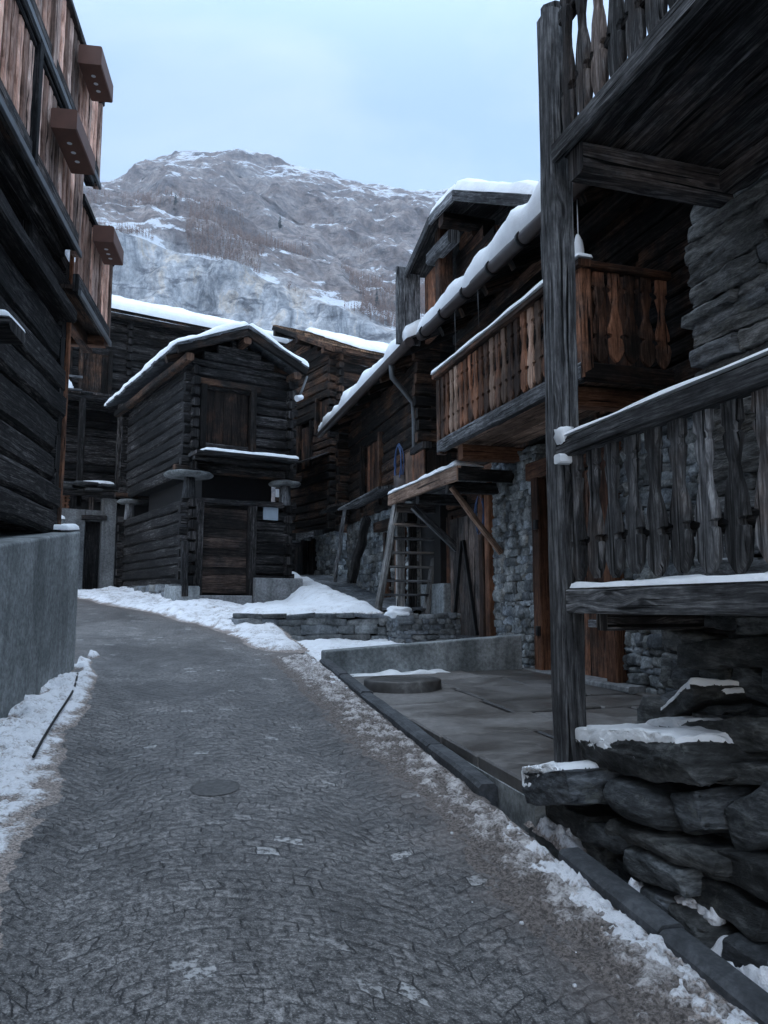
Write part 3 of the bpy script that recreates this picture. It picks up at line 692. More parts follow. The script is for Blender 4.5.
# boulders of the dry stone footing; each can be told apart
foot = thing('dry_stone_wall', RF(.5, 3.4, .25), 'footing of huge dark boulders under the carved gallery railing', 'stone wall')
def boulder(v, u, z, lu, dv, h, tilt=0.0, yaw=0.0, fac=3, k=.36, snow=0.0, thr=.72, n=16, amp=.09, fine=.012, nm=None, snowpos=None):
    mb = MB(RF); c, s_ = math.cos(tilt), math.sin(tilt); cy, sy = math.cos(yaw), math.sin(yaw)
    ax = V((sy*c, cy*c, s_)); ay = V((-cy, sy, 0)); az = ax.cross(ay); az = az if az.z > 0 else -az
    if k > .6: mb.rock((v+dv/2, u, z), (lu, dv, h), ax, ay, az, n, k, amp, 0, 1.3, True, fine)
    else: slab_mesh(mb, V((v+dv/2, u, z)), lu, dv, h, ax, ay, az, fine, res=.022 if snow else .045)
    o = mb.build('stone', BOULD, foot)
    if nm: o['label'] = nm
    if snow:
        me = o.data; off = WORLD[o.name]; sd = rr(0, 99); val = []
        for q in me.vertices:
            p = q.co+off; f = RF.inv(p); a = (q.normal.z-thr)*1.6+.30*fbm((f[0]*5, f[1]*5, 0), 1, sd, 3)+(snowpos(*f) if snowpos else 0); val.append(max(-.35, min(1, a*1.6)))
        for _ in range(11):
            acc = [0.0]*len(val); cn_ = [0]*len(val)
            for e in me.edges:
                a_, b_ = e.vertices; acc[a_] += val[b_]; acc[b_] += val[a_]; cn_[a_] += 1; cn_[b_] += 1
            val = [.4*x+.6*(s/max(1, c)) for x, s, c in zip(val, acc, cn_)]
        mb = MB(WF); mp = {}
        for pl in me.polygons:
            if max(val[q] for q in pl.vertices) < .01: continue
            for q in pl.vertices:
                if q not in mp:
                    t = val[q]; t = max(-.5, t*2) if t < 0 else min(1, math.sqrt(t*1.6))
                    mp[q] = mb.add([me.vertices[q].co+off+Z*(snow*t)+me.vertices[q].normal*(.004*(1 if t > 0 else 0))])
            mb.face([mp[q] for q in pl.vertices], None, True)
        if mp: mb.build('snow', SNOW, o)
    return o
boulder(.80, 4.00, 1.52, .90, .7, .09, .03, .03)
boulder(.72, 3.15, 1.51, 1.0, .7, .11, -.03, 0)
boulder(.76, 2.20, 1.46, 1.1, .7, .18, .05, 0)
boulder(.84, 4.14, 1.40, .36, .6, .13, .08, .08)
boulder(.66, 3.58, 1.37, .84, .6, .16, -.10, -.05, nm='long grey stone with a pale vertical vein')
boulder(.76, 2.72, 1.33, .85, .6, .18, .04, .0)
boulder(.82, 4.05, 1.22, .56, .6, .23, .02, .02)
boulder(.86, 3.50, 1.20, .50, .6, .15, -.05, .0)
boulder(.80, 2.95, 1.14, .60, .6, .18, -.1, .0)
boulder(.88, 4.20, 1.04, .38, .6, .13, .05, .02)
boulder(.88, 3.76, 1.06, .44, .6, .13, -.05, .02)
boulder(.62, 3.88, 1.10, .44, .35, .09, -.45, .1, snow=.02, thr=.6)
boulder(.46, 3.55, 1.00, 1.20, .7, .15, -.20, .03, snow=.03, thr=.80, snowpos=lambda v, u, z: (u-3.75)*1.6-max(0, .99-z)*9, nm='long tilted slab with a snowy upper edge')
boulder(.50, 2.95, .98, .70, .6, .13, -.25, .03)
boulder(.20, 3.80, .885, 1.18, .80, .20, -.15, .03, snow=.042, thr=.55, nm='broad slab under the snow patch beside the post', snowpos=lambda v, u, z: (u-3.66)*1.7-max(0, .86-z)*5)
boulder(.05, 4.22, .66, .60, .60, .19, -.22, .05, snow=.038, thr=.65, nm='dark stone carrying the corner post', snowpos=lambda v, u, z: (u-4.20)*3-max(0, v-.35)*3-max(0, .66-z)*6)
boulder(.20, 4.28, .49, .52, .5, .14, .04, .0)
boulder(.22, 4.20, .36, .56, .5, .15, -.05, .0)
boulder(.18, 3.70, .705, .46, .45, .165, .03, .0, 0, .75, 0, .7, 22, .05, .012, 'smooth rounded cobble')
boulder(.24, 3.34, .74, .22, .4, .19, -.35, .1)
boulder(.17, 3.50, .58, .86, .5, .075, -.05, .03)
boulder(.30, 3.06, .80, .38, .6, .24, -.45, .0)
boulder(.40, 2.66, .88, .55, .6, .18, -.3, .0)
boulder(.42, 2.40, 1.08, .8, .7, .25, -.2, 0)
boulder(.38, 3.20, .93, .40, .5, .10, -.15, 0)
boulder(.18, 3.92, .49, .46, .5, .11, -.06, .04)
boulder(.16, 3.52, .475, .50, .5, .12, -.10, .03)
boulder(.24, 3.12, .59, .46, .5, .14, -.12, .0)
boulder(.30, 2.72, .64, .52, .5, .17, -.1, .0)
boulder(.22, 3.74, .375, .36, .5, .10, -.08, .1)
boulder(.24, 3.18, .45, .44, .5, .12, .05, .0)
boulder(.18, 3.52, .32, .30, .45, .12, -.1, .1)
boulder(.15, 3.30, .285, .30, .42, .19, .0, .1, nm='black square block capped with a crust of snow')
boulder(.16, 2.97, .24, .34, .5, .28, .1, -.1, nm='greenish upright block at the bottom right')
boulder(.30, 2.64, .40, .46, .6, .30, .1, 0)
boulder(.26, 2.15, .40, .8, .7, .5, 0, 0)
boulder(.28, 1.5, .6, 1.1, .7, .8, 0, 0)
mb = MB(RF)
for k in range(95): zz_ = rr(.1, 1.5); q_ = rr(-.2, .2); slab_mesh(mb, V((rr(.60, .72)+.42*max(0, zz_-.4), rr(2.0, 4.22), zz_)), rr(.2, .5), .45, rr(.07, .18), V((0, math.cos(q_), math.sin(q_))), V((-1, 0, 0)), V((0, -math.sin(q_), math.cos(q_))), .012, res=.08)
mb.build('infill', BOULD, foot)
mb = MB(RF); mb.box(1.02, 1.5, .9, 4.2, -.1, 1.5, .05); mb.build('earth_core', MORT, foot)
def lumps(name, mat, fr, spots, parent=None, **k):
    mb = MB(fr)
    for (v, u, z, s_) in spots:
        for q in range(5): mb.rock((v+rr(-.4, .4)*s_, u+rr(-.5, .5)*s_, z+rr(-.06, .12)*s_), (s_*rr(.4, .9), s_*rr(.4, .8), s_*rr(.25, .55)), n=6, k=.8, amp=.25, fine=.06)
    return mb.build(name, mat, parent)
lumps('snow', SLUSH2, RF, [(.27, 3.34, .385, .10), (.30, 3.25, .385, .10), (.26, 3.42, .38, .08)], foot)

# ================================================================== BARN WITH THE BROWN BALCONY
barn = thing('timber_barn', RF(3.1, 9.0, .7), 'barn with rubble pillar, brown carved balcony and snowy gutter roof behind the slab terrace', 'barn')
wv = 2.9
mb = MB(RF); rubble(mb, (wv, 6.0, 0), (0, 1, 0), (-1, 0, 0), 1.72, .55, 3.66, depth=.3); mb.build('stone_wall', RUB, barn)
mb = MB(RF); rubble(mb, (wv, 9.62, 0), (0, 1, 0), (-1, 0, 0), 1.36, .62, 3.70, .065, .17, .08, .30, depth=.34)
rubble(mb, (wv, 10.98, 0), (1, 0, 0), (0, 1, 0), .5, .62, 3.70, depth=.3)
mb.build('stone_wall', RUB, barn)
mb = MB(RF); mb.box(wv+.07, 6, 5.0, 7.70, .5, 3.7); mb.box(wv+.07, 6, 9.64, 10.93, .5, 3.7); mb.box(3.6, 6, 7.6, 9.7, .5, 3.7); mb.box(3.45, 6, 10.9, 12.6, .5, 3.7); mb.build('wall_core', MORT, barn)
# big plank door
dr = MB(RF); boards(dr, (wv+.06, 7.95, 0), (0, 1, 0), (-1, 0, 0), 1.42, .74, 3.18, .17, .26, .05); door = dr.build('door', BROWN, barn); door['label'] = 'brown plank door half hidden by the post'
for (a, b_) in ((7.74, 7.95), (9.38, 9.60)): mb = MB(RF); mb.beam((wv-.02, (a+b_)/2, .70), (wv-.02, (a+b_)/2, 3.22), .2, b_-a, (-1, 0, 0), .015, 6, .006); mb.build('door_post', ORANGE, barn)
mb = MB(RF); mb.beam((wv-.02, 7.66, 3.33), (wv-.02, 9.72, 3.33), .22, .23, (0, 0, 1), .015, 4, .006); mb.build('lintel', ORANGE, barn)
mb = MB(RF); mb.beam((wv-.01, 8.0, 1.38), (wv-.01, 8.42, 1.38), .06, .09, (0, 0, 1), .008); mb.build('latch', GREY, door)
for zz in (1.2, 2.55): mb = MB(RF); mb.box(wv-.16, wv-.06, 9.40, 9.50, zz, zz+.12, .02); mb.build('hinge', IRON, door)
mb = MB(RF); mb.box(wv-.22, wv+.5, 7.4, 9.8, pz(2.7, 8)-.02, pz(2.7, 8)+.05, .015); mb.build('door_step', CONCL, barn)
# recessed plank wall, strapped door and plinth beyond the pillar
rv = 2.93
mb = MB(RF); boards(mb, (rv, 12.84, 0), (0, 1, 0), (-1, 0, 0), 1.3, 1.5, 3.1, .12, .2); logwall(mb, (rv+.02, 11.0, 0), (0, 1, 0), (-1, 0, 0), 3.2, 3.02, 3.75, .15, .22); mb.build('plank_wall', BROWND, barn)
sd = MB(RF); boards(sd, (rv-.03, 11.42, 0), (0, 1, 0), (-1, 0, 0), 1.42, .95, 3.02, .17, .26, .05); sdoor = sd.build('door', DOORG, barn); sdoor['label'] = 'weathered plank door with two slanting black straps'
for a, b_ in ((12.20, 12.62), (12.12, 11.62)):
    mb = MB(RF); mb.beam((rv-.075, a, 2.62), (rv-.075, b_, 1.12), .035, .055, (-1, 0, 0), .004); mb.build('strap', IRON, sdoor)
mb = MB(RF); mb.beam((rv-.07, 11.50, 1.04), (rv-.07, 12.75, 1.04), .07, .12, (0, 0, 1), .01); mb.build('ledge', GREY, sdoor)
for a in (11.06, 11.29): mb = MB(RF); mb.beam((rv-.06, a, .7), (rv-.06, a, 3.4), .16, .17, (-1, 0, 0), .015, 6, .008); mb.build('door_post', random.choice((ORANGE, BROWN)), barn)
mb = MB(RF); mb.box(rv-.14, rv+.4, 12.90, 14.1, .7, 1.95, .02); mb.build('plinth', CONC, barn)
# timber storey
mb = MB(RF); logwall(mb, (wv+.05, 5.0, 0), (0, 1, 0), (-1, 0, 0), 7.6, 3.72, 6.1, .17, .27, openings=[(2.3, 3.3, 3.8, 5.4), (5.0, 5.8, 3.8, 5.1)], wob=.02); mb.build('log_wall', LOGB, barn)
mb = MB(RF); mb.box(wv+.2, 6, 5.0, 12.4, 3.71, 6.05); mb.build('inner_wall', DARK, barn)
for a, b_ in ((7.3, 8.3), (10.0, 10.8)): mb = MB(RF); boards(mb, (wv+.12, a, 0), (0, 1, 0), (-1, 0, 0), b_-a, 3.8, 5.3, .15, .22); mb.build('loft_door', BROWND, barn)
# balcony
x0 = 1.92; bd = MB(RF); x = x0+.02
while x < wv-.02:
    w = rr(.17, .26); bd.beam((x+w/2, 6.84, 3.80), (x+w/2, 10.68, 3.84), w-.008, .05, (0, 0, 1), .006, 6, .006); x += w
balc = bd.build('balcony', TAN, barn); balc['label'] = 'reddish brown carved balcony with snow along its rail'
mb = MB(RF); mb.beam((x0+.02, 6.80, 3.79), (x0+.02, 10.72, 3.83), .10, .17, (0, 0, 1), .012, 8, .01); mb.build('edge_beam', GREY, balc)
mb = MB(RF); mb.beam((x0, 6.82, 3.785), (wv, 6.82, 3.785), .10, .17, (0, 0, 1), .012, 2, .006); mb.build('edge_beam', BROWND, balc)
for a in (7.25, 10.2): mb = MB(RF); mb.beam((x0+.12, a, 3.66), (wv+.1, a, 3.66), .18, .2, (0, 0, 1), .015, 2, .006); mb.build('bracket', ORANGE, balc)
mb = MB(RF); mb.beam((x0+.0, 6.72, 4.83), (x0+.0, 10.80, 4.87), .14, .075, (0, 0, 1), .012, 8, .006); mb.build('rail', BROWN, balc)
mb = MB(RF); mb.beam((x0, 6.80, 4.83), (wv, 6.80, 4.83), .12, .075, (0, 0, 1), .012, 2, .006); mb.build('rail', BROWN, balc)
for a in (6.83, 10.70): mb = MB(RF); mb.beam((x0+.04, a, 3.72), (x0+.04, a, 4.80), .12, .12, (0, 1, 0), .012, 3, .005); mb.build('rail_post', BROWN, balc)
bm_ = lambda: random.choice((BROWN, BROWN, ORANGE, TAN, BROWN))
carved_row(RF, balc, (x0, 10.62, 0), (x0, 6.92, 0), 4.80, .90, .17, bm_, th=.03)
carved_row(RF, balc, (x0+.10, 6.80, 0), (wv-.0, 6.80, 0), 4.79, .90, .165, lambda: random.choice((BROWN, BROWND, BROWN)), th=.03, out=(0, -1, 0))
mb = MB(RF); snow_slab(mb, (x0-.085, 6.70, 4.872), (.17, 0, 0), (0, 4.12, .04), .055, 6, 60, .04, .015, None, .03); mb.build('snow', SNOW, balc)
# roof: gutter edge at v=2.0
def roofz(v, e=5.70): return e+(v-2.0)*.47
ra = MB(RF); u = 5.2
while u < 11.55:
    w = rr(.2, .34); ra.beam((1.98, u+w/2, roofz(1.98)+.02), (5.6, u+w/2, roofz(5.6)+.02), w-.006, .05, (0, 0, 1), .006, 2, .006); u += w
roof = ra.build('roof', LOG, barn)
u = 5.4
while u < 11.6: mb = MB(RF); mb.beam((2.08, u, roofz(2.08)-.085), (5.0, u, roofz(5.0)-.085), .12, .14, (0, 0, 1), .01, 1); mb.build('rafter', LOGB, roof); u += .8
mb = MB(RF); mb.beam((2.55, 5.2, roofz(2.55)-.24), (2.55, 11.5, roofz(2.55)-.24), .18, .17, (0, 0, 1), .015, 6, .01); mb.build('purlin', LOGB, roof)
mb = MB(RF); mb.tube([(1.93, 5.1, roofz(2)-.10), (1.93, 11.5, roofz(2)+.045)], .082, 12); gt = mb.build('gutter', GUT, roof)
u = 5.5
while u < 11.5: mb = MB(RF); zz = roofz(2)-.10+(u-5.1)*.0227; mb.tube([(1.93, u-.03, zz), (1.93, u+.03, zz)], .098, 12); mb.build('gutter_bracket', IRON, gt); u += .83
mb = MB(RF); snow_slab(mb, (1.88, 5.1, roofz(1.88)+.06), (3.4, 0, 3.4*.47), (0, 6.42, 0), .42, 40, 130, .26, .06, 12, .09, lambda s, t: .92-.22*t+.05*math.sin(t*17)+.05*math.sin(t*41)); mb.build('snow', SNOW, roof)
for u_, l_ in ((9.3, .55), (10.1, .62), (7.6, .9)): mb = MB(RF); mb.tube([(1.94, u_, 5.66), (1.945, u_, 5.66-l_*.5), (1.95, u_, 5.66-l_)], .006, 5, .003); mb.build('drip_wire', ZINC, roof)
mb = MB(RF); mb.tube([(2.03, 7.0, 5.62), (2.03, 7.0, 5.2)], .006, 5); mb.rock((2.03, 7.0, 5.08), (.085, .085, .27), n=6, k=1, amp=.12); mb.build('icicle', SNOW, roof)

# cross gable rising above the gutter
gab = thing('gabled_loft', RF(2.3, 11, 5.9), 'brown gabled loft with a snowy roof rising above the gutter of the barn', 'loft')
P0, P1, P2, P3 = (12.55, 7.20), (11.3, 7.58), (10.3, 7.46), (8.0, 6.16)
mb = MB(RF); dd = 3.0
for (a, b_) in ((P0, P1), (P1, P2), (P2, P3)):
    x = 2.05
    while x < 2.05+dd:
        w = rr(.3, .5); mb.beam((x+w/2, a[0], a[1]), (x+w/2, b_[0], b_[1]), w-.005, .05, (0, 0, 1), .005); x += w
gr = mb.build('roof', LOG, gab)
for (a, b_) in ((P0, P1), (P1, P2), (P2, P3)):
    mb = MB(RF); mb.beam((2.02, a[0], a[1]-.03), (2.02, b_[0], b_[1]-.03), .05, .14, (0, 0, 1), .006, 3, .006); mb.build('verge_board', GREY, gr)
    mb = MB(RF); snow_slab(mb, (2.0, a[0], a[1]+.05), (2.9, 0, 0), (0, b_[0]-a[0], b_[1]-a[1]), .17 if a is not P0 else .06, 14, 24, .12, .05, None, .05); mb.build('snow', SNOW, gr)
mb = MB(RF)
zz = 5.9; 
while zz < 7.5:
    h = rr(.16, .24); zt = zz+h
    uL = 11.55 if zt < 7.2 else 11.4; uR = 8.6 if zt < 6.3 else 8.2+(zt-6.1)*1.85+.3
    if uR < uL-.3: mb.beam((2.62, uL, zz+h/2), (2.62, uR, zz+h/2), .14, h-.005, (0, 0, 1), .02, 5, .012)
    zz += h
mb.build('wall', BROWND, gab)
mb = MB(RF); mb.box(2.7, 5, 8.4, 11.5, 5.8, 6.3); mb.build('inner_wall', DARK, gab)
mb = MB(RF); mb.beam((2.32, 11.48, 5.95), (2.32, 11.48, 7.5), .24, .20, (0, 1, 0), .02, 5, .01); mb.build('corner_post', BROWN, gab)
mb = MB(RF); mb.beam((2.2, 11.72, 7.12), (2.2, 10.75, 7.06), .2, .2, (0, 0, 1), .03, 2, .012); mb.build('beam_end', GREY, gab)
mb = MB(RF); mb.beam((2.05, 10.9, 7.36), (2.9, 10.9, 7.36), .2, .2, (0, 0, 1), .04, 2, .012); mb.build('beam_end', LOGB, gab)
mb = MB(RF); mb.beam((2.05, 12.52, 5.95), (2.05, 12.52, 7.30), .42, .07, (0, 0.35, 1), .01, 4, .01); mb.build('end_board', GREY, gab)
mb = MB(RF); mb.beam((2.35, 12.15, 5.95), (2.35, 12.15, 7.1), .5, .07, (-1, 0, 0), .01, 4, .01); mb.build('end_board', BROWN, gab)

# ================================================================== LANDING, LADDER
land = MB(RF); x = 2.06
while x < 2.98:
    w = rr(.17, .25); land.beam((x+w/2, 10.36, 3.42), (x+w/2, 13.6, 3.46), w-.008, .05, (0, 0, 1), .006, 5, .006); x += w
lt = thing('timber_landing', RF(2.5, 12, 3.3), 'snow edged timber landing on diagonal braces beside the barn balcony', 'landing')
land.build('deck', GREY, lt)
mb = MB(RF); mb.beam((2.06, 10.32, 3.40), (2.06, 13.62, 3.44), .07, .20, (0, 0, 1), .01, 5, .01); mb.build('edge_board', TAN, lt)['label'] = 'pale tan edge board'
mb = MB(RF); mb.beam((2.05, 10.34, 3.38), (3.0, 10.34, 3.38), .08, .17, (0, 0, 1), .01, 2, .006); mb.build('edge_board', GREYD, lt)
for a in (10.9, 12.2, 13.4): mb = MB(RF); mb.beam((2.1, a, 3.28), (3.2, a, 3.28), .14, .16, (0, 0, 1), .015, 2, .008); mb.build('joist', GREYD, lt)
mb = MB(RF); mb.beam((2.12, 10.75, 3.26), (2.86, 10.72, 2.32), .085, .085, (0, 1, 0), .025, 6, .02); mb.build('brace', TAN, lt)
mb = MB(RF); mb.beam((2.2, 12.75, 3.22), (3.1, 12.55, 2.35), .11, .11, (0, 1, 0), .02, 5, .015); mb.build('brace', GREY, lt)
mb = MB(RF); snow_slab(mb, (2.0, 10.40, 3.505), (.5, 0, 0), (0, 3.24, .04), .075, 8, 40, .09, .05, None, .05); mb.build('snow', SNOW, lt)
lad = thing('wooden_ladder', RF(2.2, 13.4, 1.4), 'steep grey ladder of flat treads leaning up to the snowy timber landing', 'ladder')
for v_ in (1.86, 2.74):
    mb = MB(RF); mb.beam((v_-.03, 13.62, 1.36), (v_+.26, 13.42, 3.42), .085, .18, (0, 1, .2), .012, 8, .02); mb.build('stringer', PALE, lad)
for i in range(8):
    t = (i+.6)/8.3; mb = MB(RF); mb.beam((1.84+.27*t, 13.62-.2*t, 1.36+2.05*t), (2.72+.27*t, 13.62-.2*t, 1.36+2.05*t), .17, .04, (0, 0, 1), .008, 3, .008); mb.build('tread', random.choice((PALE, GREY, PALEG)), lad)
mb = MB(RF); rubble(mb, (1.85, 12.45, 0), (0, 1, 0), (-1, 0, 0), 1.9, .95, 1.40, .07, .13, depth=.3); rubble(mb, (1.85, 12.45, 0), (1, 0, 0), (0, -1, 0), 1.1, .95, 1.42, .07, .13, depth=.3)
mb.box(1.95, 3.0, 12.55, 14.4, .9, 1.39, .02); tag(mb.build('ladder_plinth', TERR), 'low plinth of flat stones under the wooden ladder', 'stone base')
mb = MB(RF); mb.rock((1.9, 12.6, 1.46), (.34, .36, .17), n=14, k=.95, amp=.22, fine=.04); tag(mb.build('snow_lump', SNOW), 'round lump of snow on the corner of the ladder plinth', 'snow')
lp = thing('plank_post', RF(2.75, 13.0, 1.4), 'pair of upright boards with peg holes behind the wooden ladder', 'posts')
for v_, m_ in ((2.42, PALE), (2.66, LOG), (2.88, PALE)): mb = MB(RF); mb.beam((v_, 14.15, 1.35), (v_, 14.15, 3.3), .15, .09, (0, 1, 0), .01, 4, .01); mb.build('board', m_, lp)
cab = thing('board_cabinet', RF(2.4, 13.2, 3.45), 'tall box of pale and dark brown boards standing on the snowy landing', 'cabinet')
mb = MB(RF); boards(mb, (2.24, 12.30, 0), (0, 1, 0), (-1, 0, 0), .62, 3.47, 4.12, .25, .35); mb.build('front_board', BROWN, cab)
mb = MB(RF); mb.box(2.245, 2.30, 12.93, 13.30, 3.47, 4.22, .01); mb.build('pale_board', TAN, cab)
mb = MB(RF); mb.box(2.32, 2.75, 12.36, 13.26, 3.47, 4.10, .01); mb.build('body', BROWND, cab)
mb = MB(RF); mb.beam((2.3, 12.3, 4.2), (2.3, 12.95, 4.2), .16, .12, (0, 0, 1), .012, 2, .01); mb.build('top_board', GREYD, cab)
mb = MB(RF); mb.tube([(2.35, 13.72, 3.5), (2.35, 13.72, 3.9)], .17, 14, .19); tag(mb.build('bucket', GUT), 'dark round bucket at the far end of the snowy landing', 'bucket')
def hose(name, c, r, lab, turns=3):
    pts = []
    for i in range(turns*22+1):
        a = i/22*2*math.pi; q = r*(1+.07*math.sin(a*.37+1)); pts.append((c[0]+.02*math.sin(a*1.3)+.012*(i//22), c[1]+math.cos(a)*q*.62, c[2]+math.sin(a)*q))
    mb = MB(RF); mb.tube(pts, .010, 6); tag(mb.build(name, BLUE), lab, 'hose', 'blue hoses on the timber walls')
hose('hose', (2.25, 13.75, 4.12), .36, 'coiled blue hose hanging above the bucket by the pale board box')
hose('hose', (2.80, 11.35, 2.95), .30, 'blue hose looped on the post under the landing, beside the strapped door', 2)

# ================================================================== LOW CONCRETE WALL, WELL COVER
mb = MB(RF); nU = 14
def cw(t): return .08+2.6*t
mb.grid(nU, 1, lambda s, t: (cw(s), 9.76, .66+.46*t*1+(.08*s)*(1)), False); 
mb = MB(RF); i0 = mb.add([(.08, 9.74, .60), (2.68, 9.74, .62), (2.68, 9.99, .62), (.08, 9.99, .60), (.08, 9.74, 1.035), (2.68, 9.74, 1.20), (2.68, 9.99, 1.20), (.08, 9.99, 1.035)])
for q in ((0, 1, 5, 4), (1, 2, 6, 5), (2, 3, 7, 6), (3, 0, 4, 7), (4, 5, 6, 7)): mb.face([i0+k for k in q])
lw = mb.build('concrete_wall', CONC); bv = lw.modifiers.new('b', 'BEVEL'); bv.width = .02; bv.segments = 2
tag(lw, 'low concrete wall closing the far end of the slab terrace', 'wall')
wl = thing('well_cover', RF(.62, 8.45, .72), 'round stone ring with a flat lid set in the slab terrace', 'well cover')
mb = MB(RF); zc = pz(.62, 8.45); n = 40
def ring(r, z): return mb.add([(.66+r*math.cos(i*2*math.pi/n), 8.5+r*math.sin(i*2*math.pi/n), zc+z) for i in range(n)])
rs = [ring(.42, -.05), ring(.41, .085), ring(.395, .10), ring(.35, .10), ring(.34, .085)]
for a, b_ in zip(rs, rs[1:]):
    for i in range(n): j = (i+1) % n; mb.face((a+i, a+j, b_+j, b_+i), None, True)
mb.build('ring', SLAB, wl)
mb = MB(RF); a = ring(.342, .09); mb.face([a+i for i in range(n)]); mb.build('lid', SLAB, wl)

# ================================================================== DARK BARN FURTHER ALONG THE ROW (A)
ba = thing('log_barn', RF(3.2, 16, 1.5), 'long dark log barn with snowy eave and shuttered loft, behind the ladder', 'barn')
av = 2.62
mb = MB(RF); logwall(mb, (av, 13.0, 0), (0, 1, 0), (-1, 0, 0), 6.2, 3.55, 6.3, .18, .28, openings=[(3.1, 4.6, 3.7, 5.2)], wob=.02)
for k in range(13): mb.beam((2.36+rr(-.04, .04), 19.12, 3.65+.21*k), (2.8, 19.12, 3.65+.21*k), .16, .17, (0, 0, 1), .02)
for k in range(13): mb.beam((2.36+rr(-.04, .04), 13.05, 3.65+.21*k), (2.8, 13.05, 3.65+.21*k), .16, .17, (0, 0, 1), .02)
logwall(mb, (av, 19.2, 0), (1, 0, 0), (0, 1, 0), 3, 3.55, 6.6, .18, .28)
logwall(mb, (av, 13.0, 0), (1, 0, 0), (0, -1, 0), 3, 3.55, 6.6, .18, .28); mb.build('log_wall', LOGB, ba)
mb = MB(RF); rubble(mb, (av+.05, 14.2, 0), (0, 1, 0), (-1, 0, 0), 5.0, 1.2, 3.55, .09, .19, openings=[(.4, 1.35, 1.0, 3.0), (3.1, 3.4, 2.9, 3.2)], depth=.3); rubble(mb, (av+.05, 19.2, 0), (1, 0, 0), (0, 1, 0), 2, 1.2, 3.55, .09, .19)
mb.build('stone_base', RUB, ba)
mb = MB(RF); mb.box(av+.2, 5.6, 13.1, 19.0, 1.0, 6.2); mb.build('inner_wall', DARK, ba)
mb = MB(RF); boards(mb, (av+.08, 16.1, 0), (0, 1, 0), (-1, 0, 0), 1.5, 3.7, 5.2, .16, .26); sh = mb.build('shutter', BROWN, ba)
for a in (16.08, 17.62): mb = MB(RF); mb.beam((av-.02, a, 3.68), (av-.02, a, 5.25), .1, .12, (-1, 0, 0), .01, 3, .006); mb.build('frame', LOGB, sh)
mb = MB(RF); boards(mb, (av+.1, 14.6, 0), (0, 1, 0), (-1, 0, 0), .95, 1.3, 3.0, .16, .26); dA = mb.build('door', TAN, ba)
for a in (14.54, 15.6): mb = MB(RF); mb.beam((av-.02, a, 1.3), (av-.02, a, 3.05), .14, .14, (-1, 0, 0), .012, 3, .01); mb.build('door_post', BROWND, dA)
mb = MB(RF); mb.beam((av-.05, 13.9, 3.2), (av-.05, 16.2, 3.2), .2, .2, (0, 0, 1), .02, 4, .015); mb.build('lintel', LOGB, ba)
mb = MB(RF); mb.beam((2.32, 14.5, 3.82), (2.32, 17.9, 3.80), .5, .05, (-.12, 0, 1), .01, 5, .02); mb.build('shelf', GREY, ba)['label'] = 'pale tilted ledge board'
mb = MB(RF); mb.beam((2.2, 18.3, 3.95), (2.2, 19.4, 3.9), .5, .05, (-.2, 0, 1), .01, 3, .02); mb.build('shelf', GREYD, ba)
ra = MB(RF); u = 12.3
while u < 19.6:
    w = rr(.22, .36); ra.beam((2.03, u+w/2, roofz(2.03, 5.94)), (5.6, u+w/2, roofz(5.6, 5.94)), w-.006, .05, (0, 0, 1), .006, 2, .006); u += w
roof = ra.build('roof', LOG, ba)
u = 12.6
while u < 19.5: mb = MB(RF); mb.beam((2.1, u, roofz(2.1, 5.94)-.1), (5, u, roofz(5, 5.94)-.1), .12, .14, (0, 0, 1), .01); mb.build('rafter', LOGB, roof); u += .9
mb = MB(RF); mb.tube([(1.99, 12.25, 5.90), (1.99, 19.65, 5.90)], .085, 10); gt = mb.build('gutter', GUT, roof)
mb = MB(RF); mb.tube([(1.99, 13.3, 5.85), (2.02, 13.35, 5.62), (2.3, 13.5, 5.42), (2.5, 13.6, 5.25), (2.52, 13.6, 4.9), (2.52, 13.6, 3.6)], .05, 8); mb.build('downpipe', ZINC, gt)
mb = MB(RF); snow_slab(mb, (1.95, 12.25, roofz(1.95, 5.94)+.05), (3.4, 0, 3.4*.47), (0, 7.45, 0), .27, 24, 80, .2, .05, 31, .10, lambda s, t: .85+.10*math.sin(t*23)+.1*math.sin(t*51+1)); mb.build('snow', SNOW, roof)
for nm, p0, p1, w, lab in (('leaning_pole', (2.25, 18.9, 2.15), (2.22, 17.75, 3.8), .075, 'thin crooked pole leaning under the tilted ledge board'), ('leaning_beam', (2.2, 16.97, 2.1), (2.3, 16.1, 3.40), .15, 'thick dark beam leaning against the log barn between pole and ladder')):
    mb = MB(RF); mb.beam(p0, p1, w, w*1.3, (0, 1, 0), .015, 8, .05); tag(mb.build(nm, GREY if w < .1 else LOG), lab, 'pole' if w < .1 else 'beam')

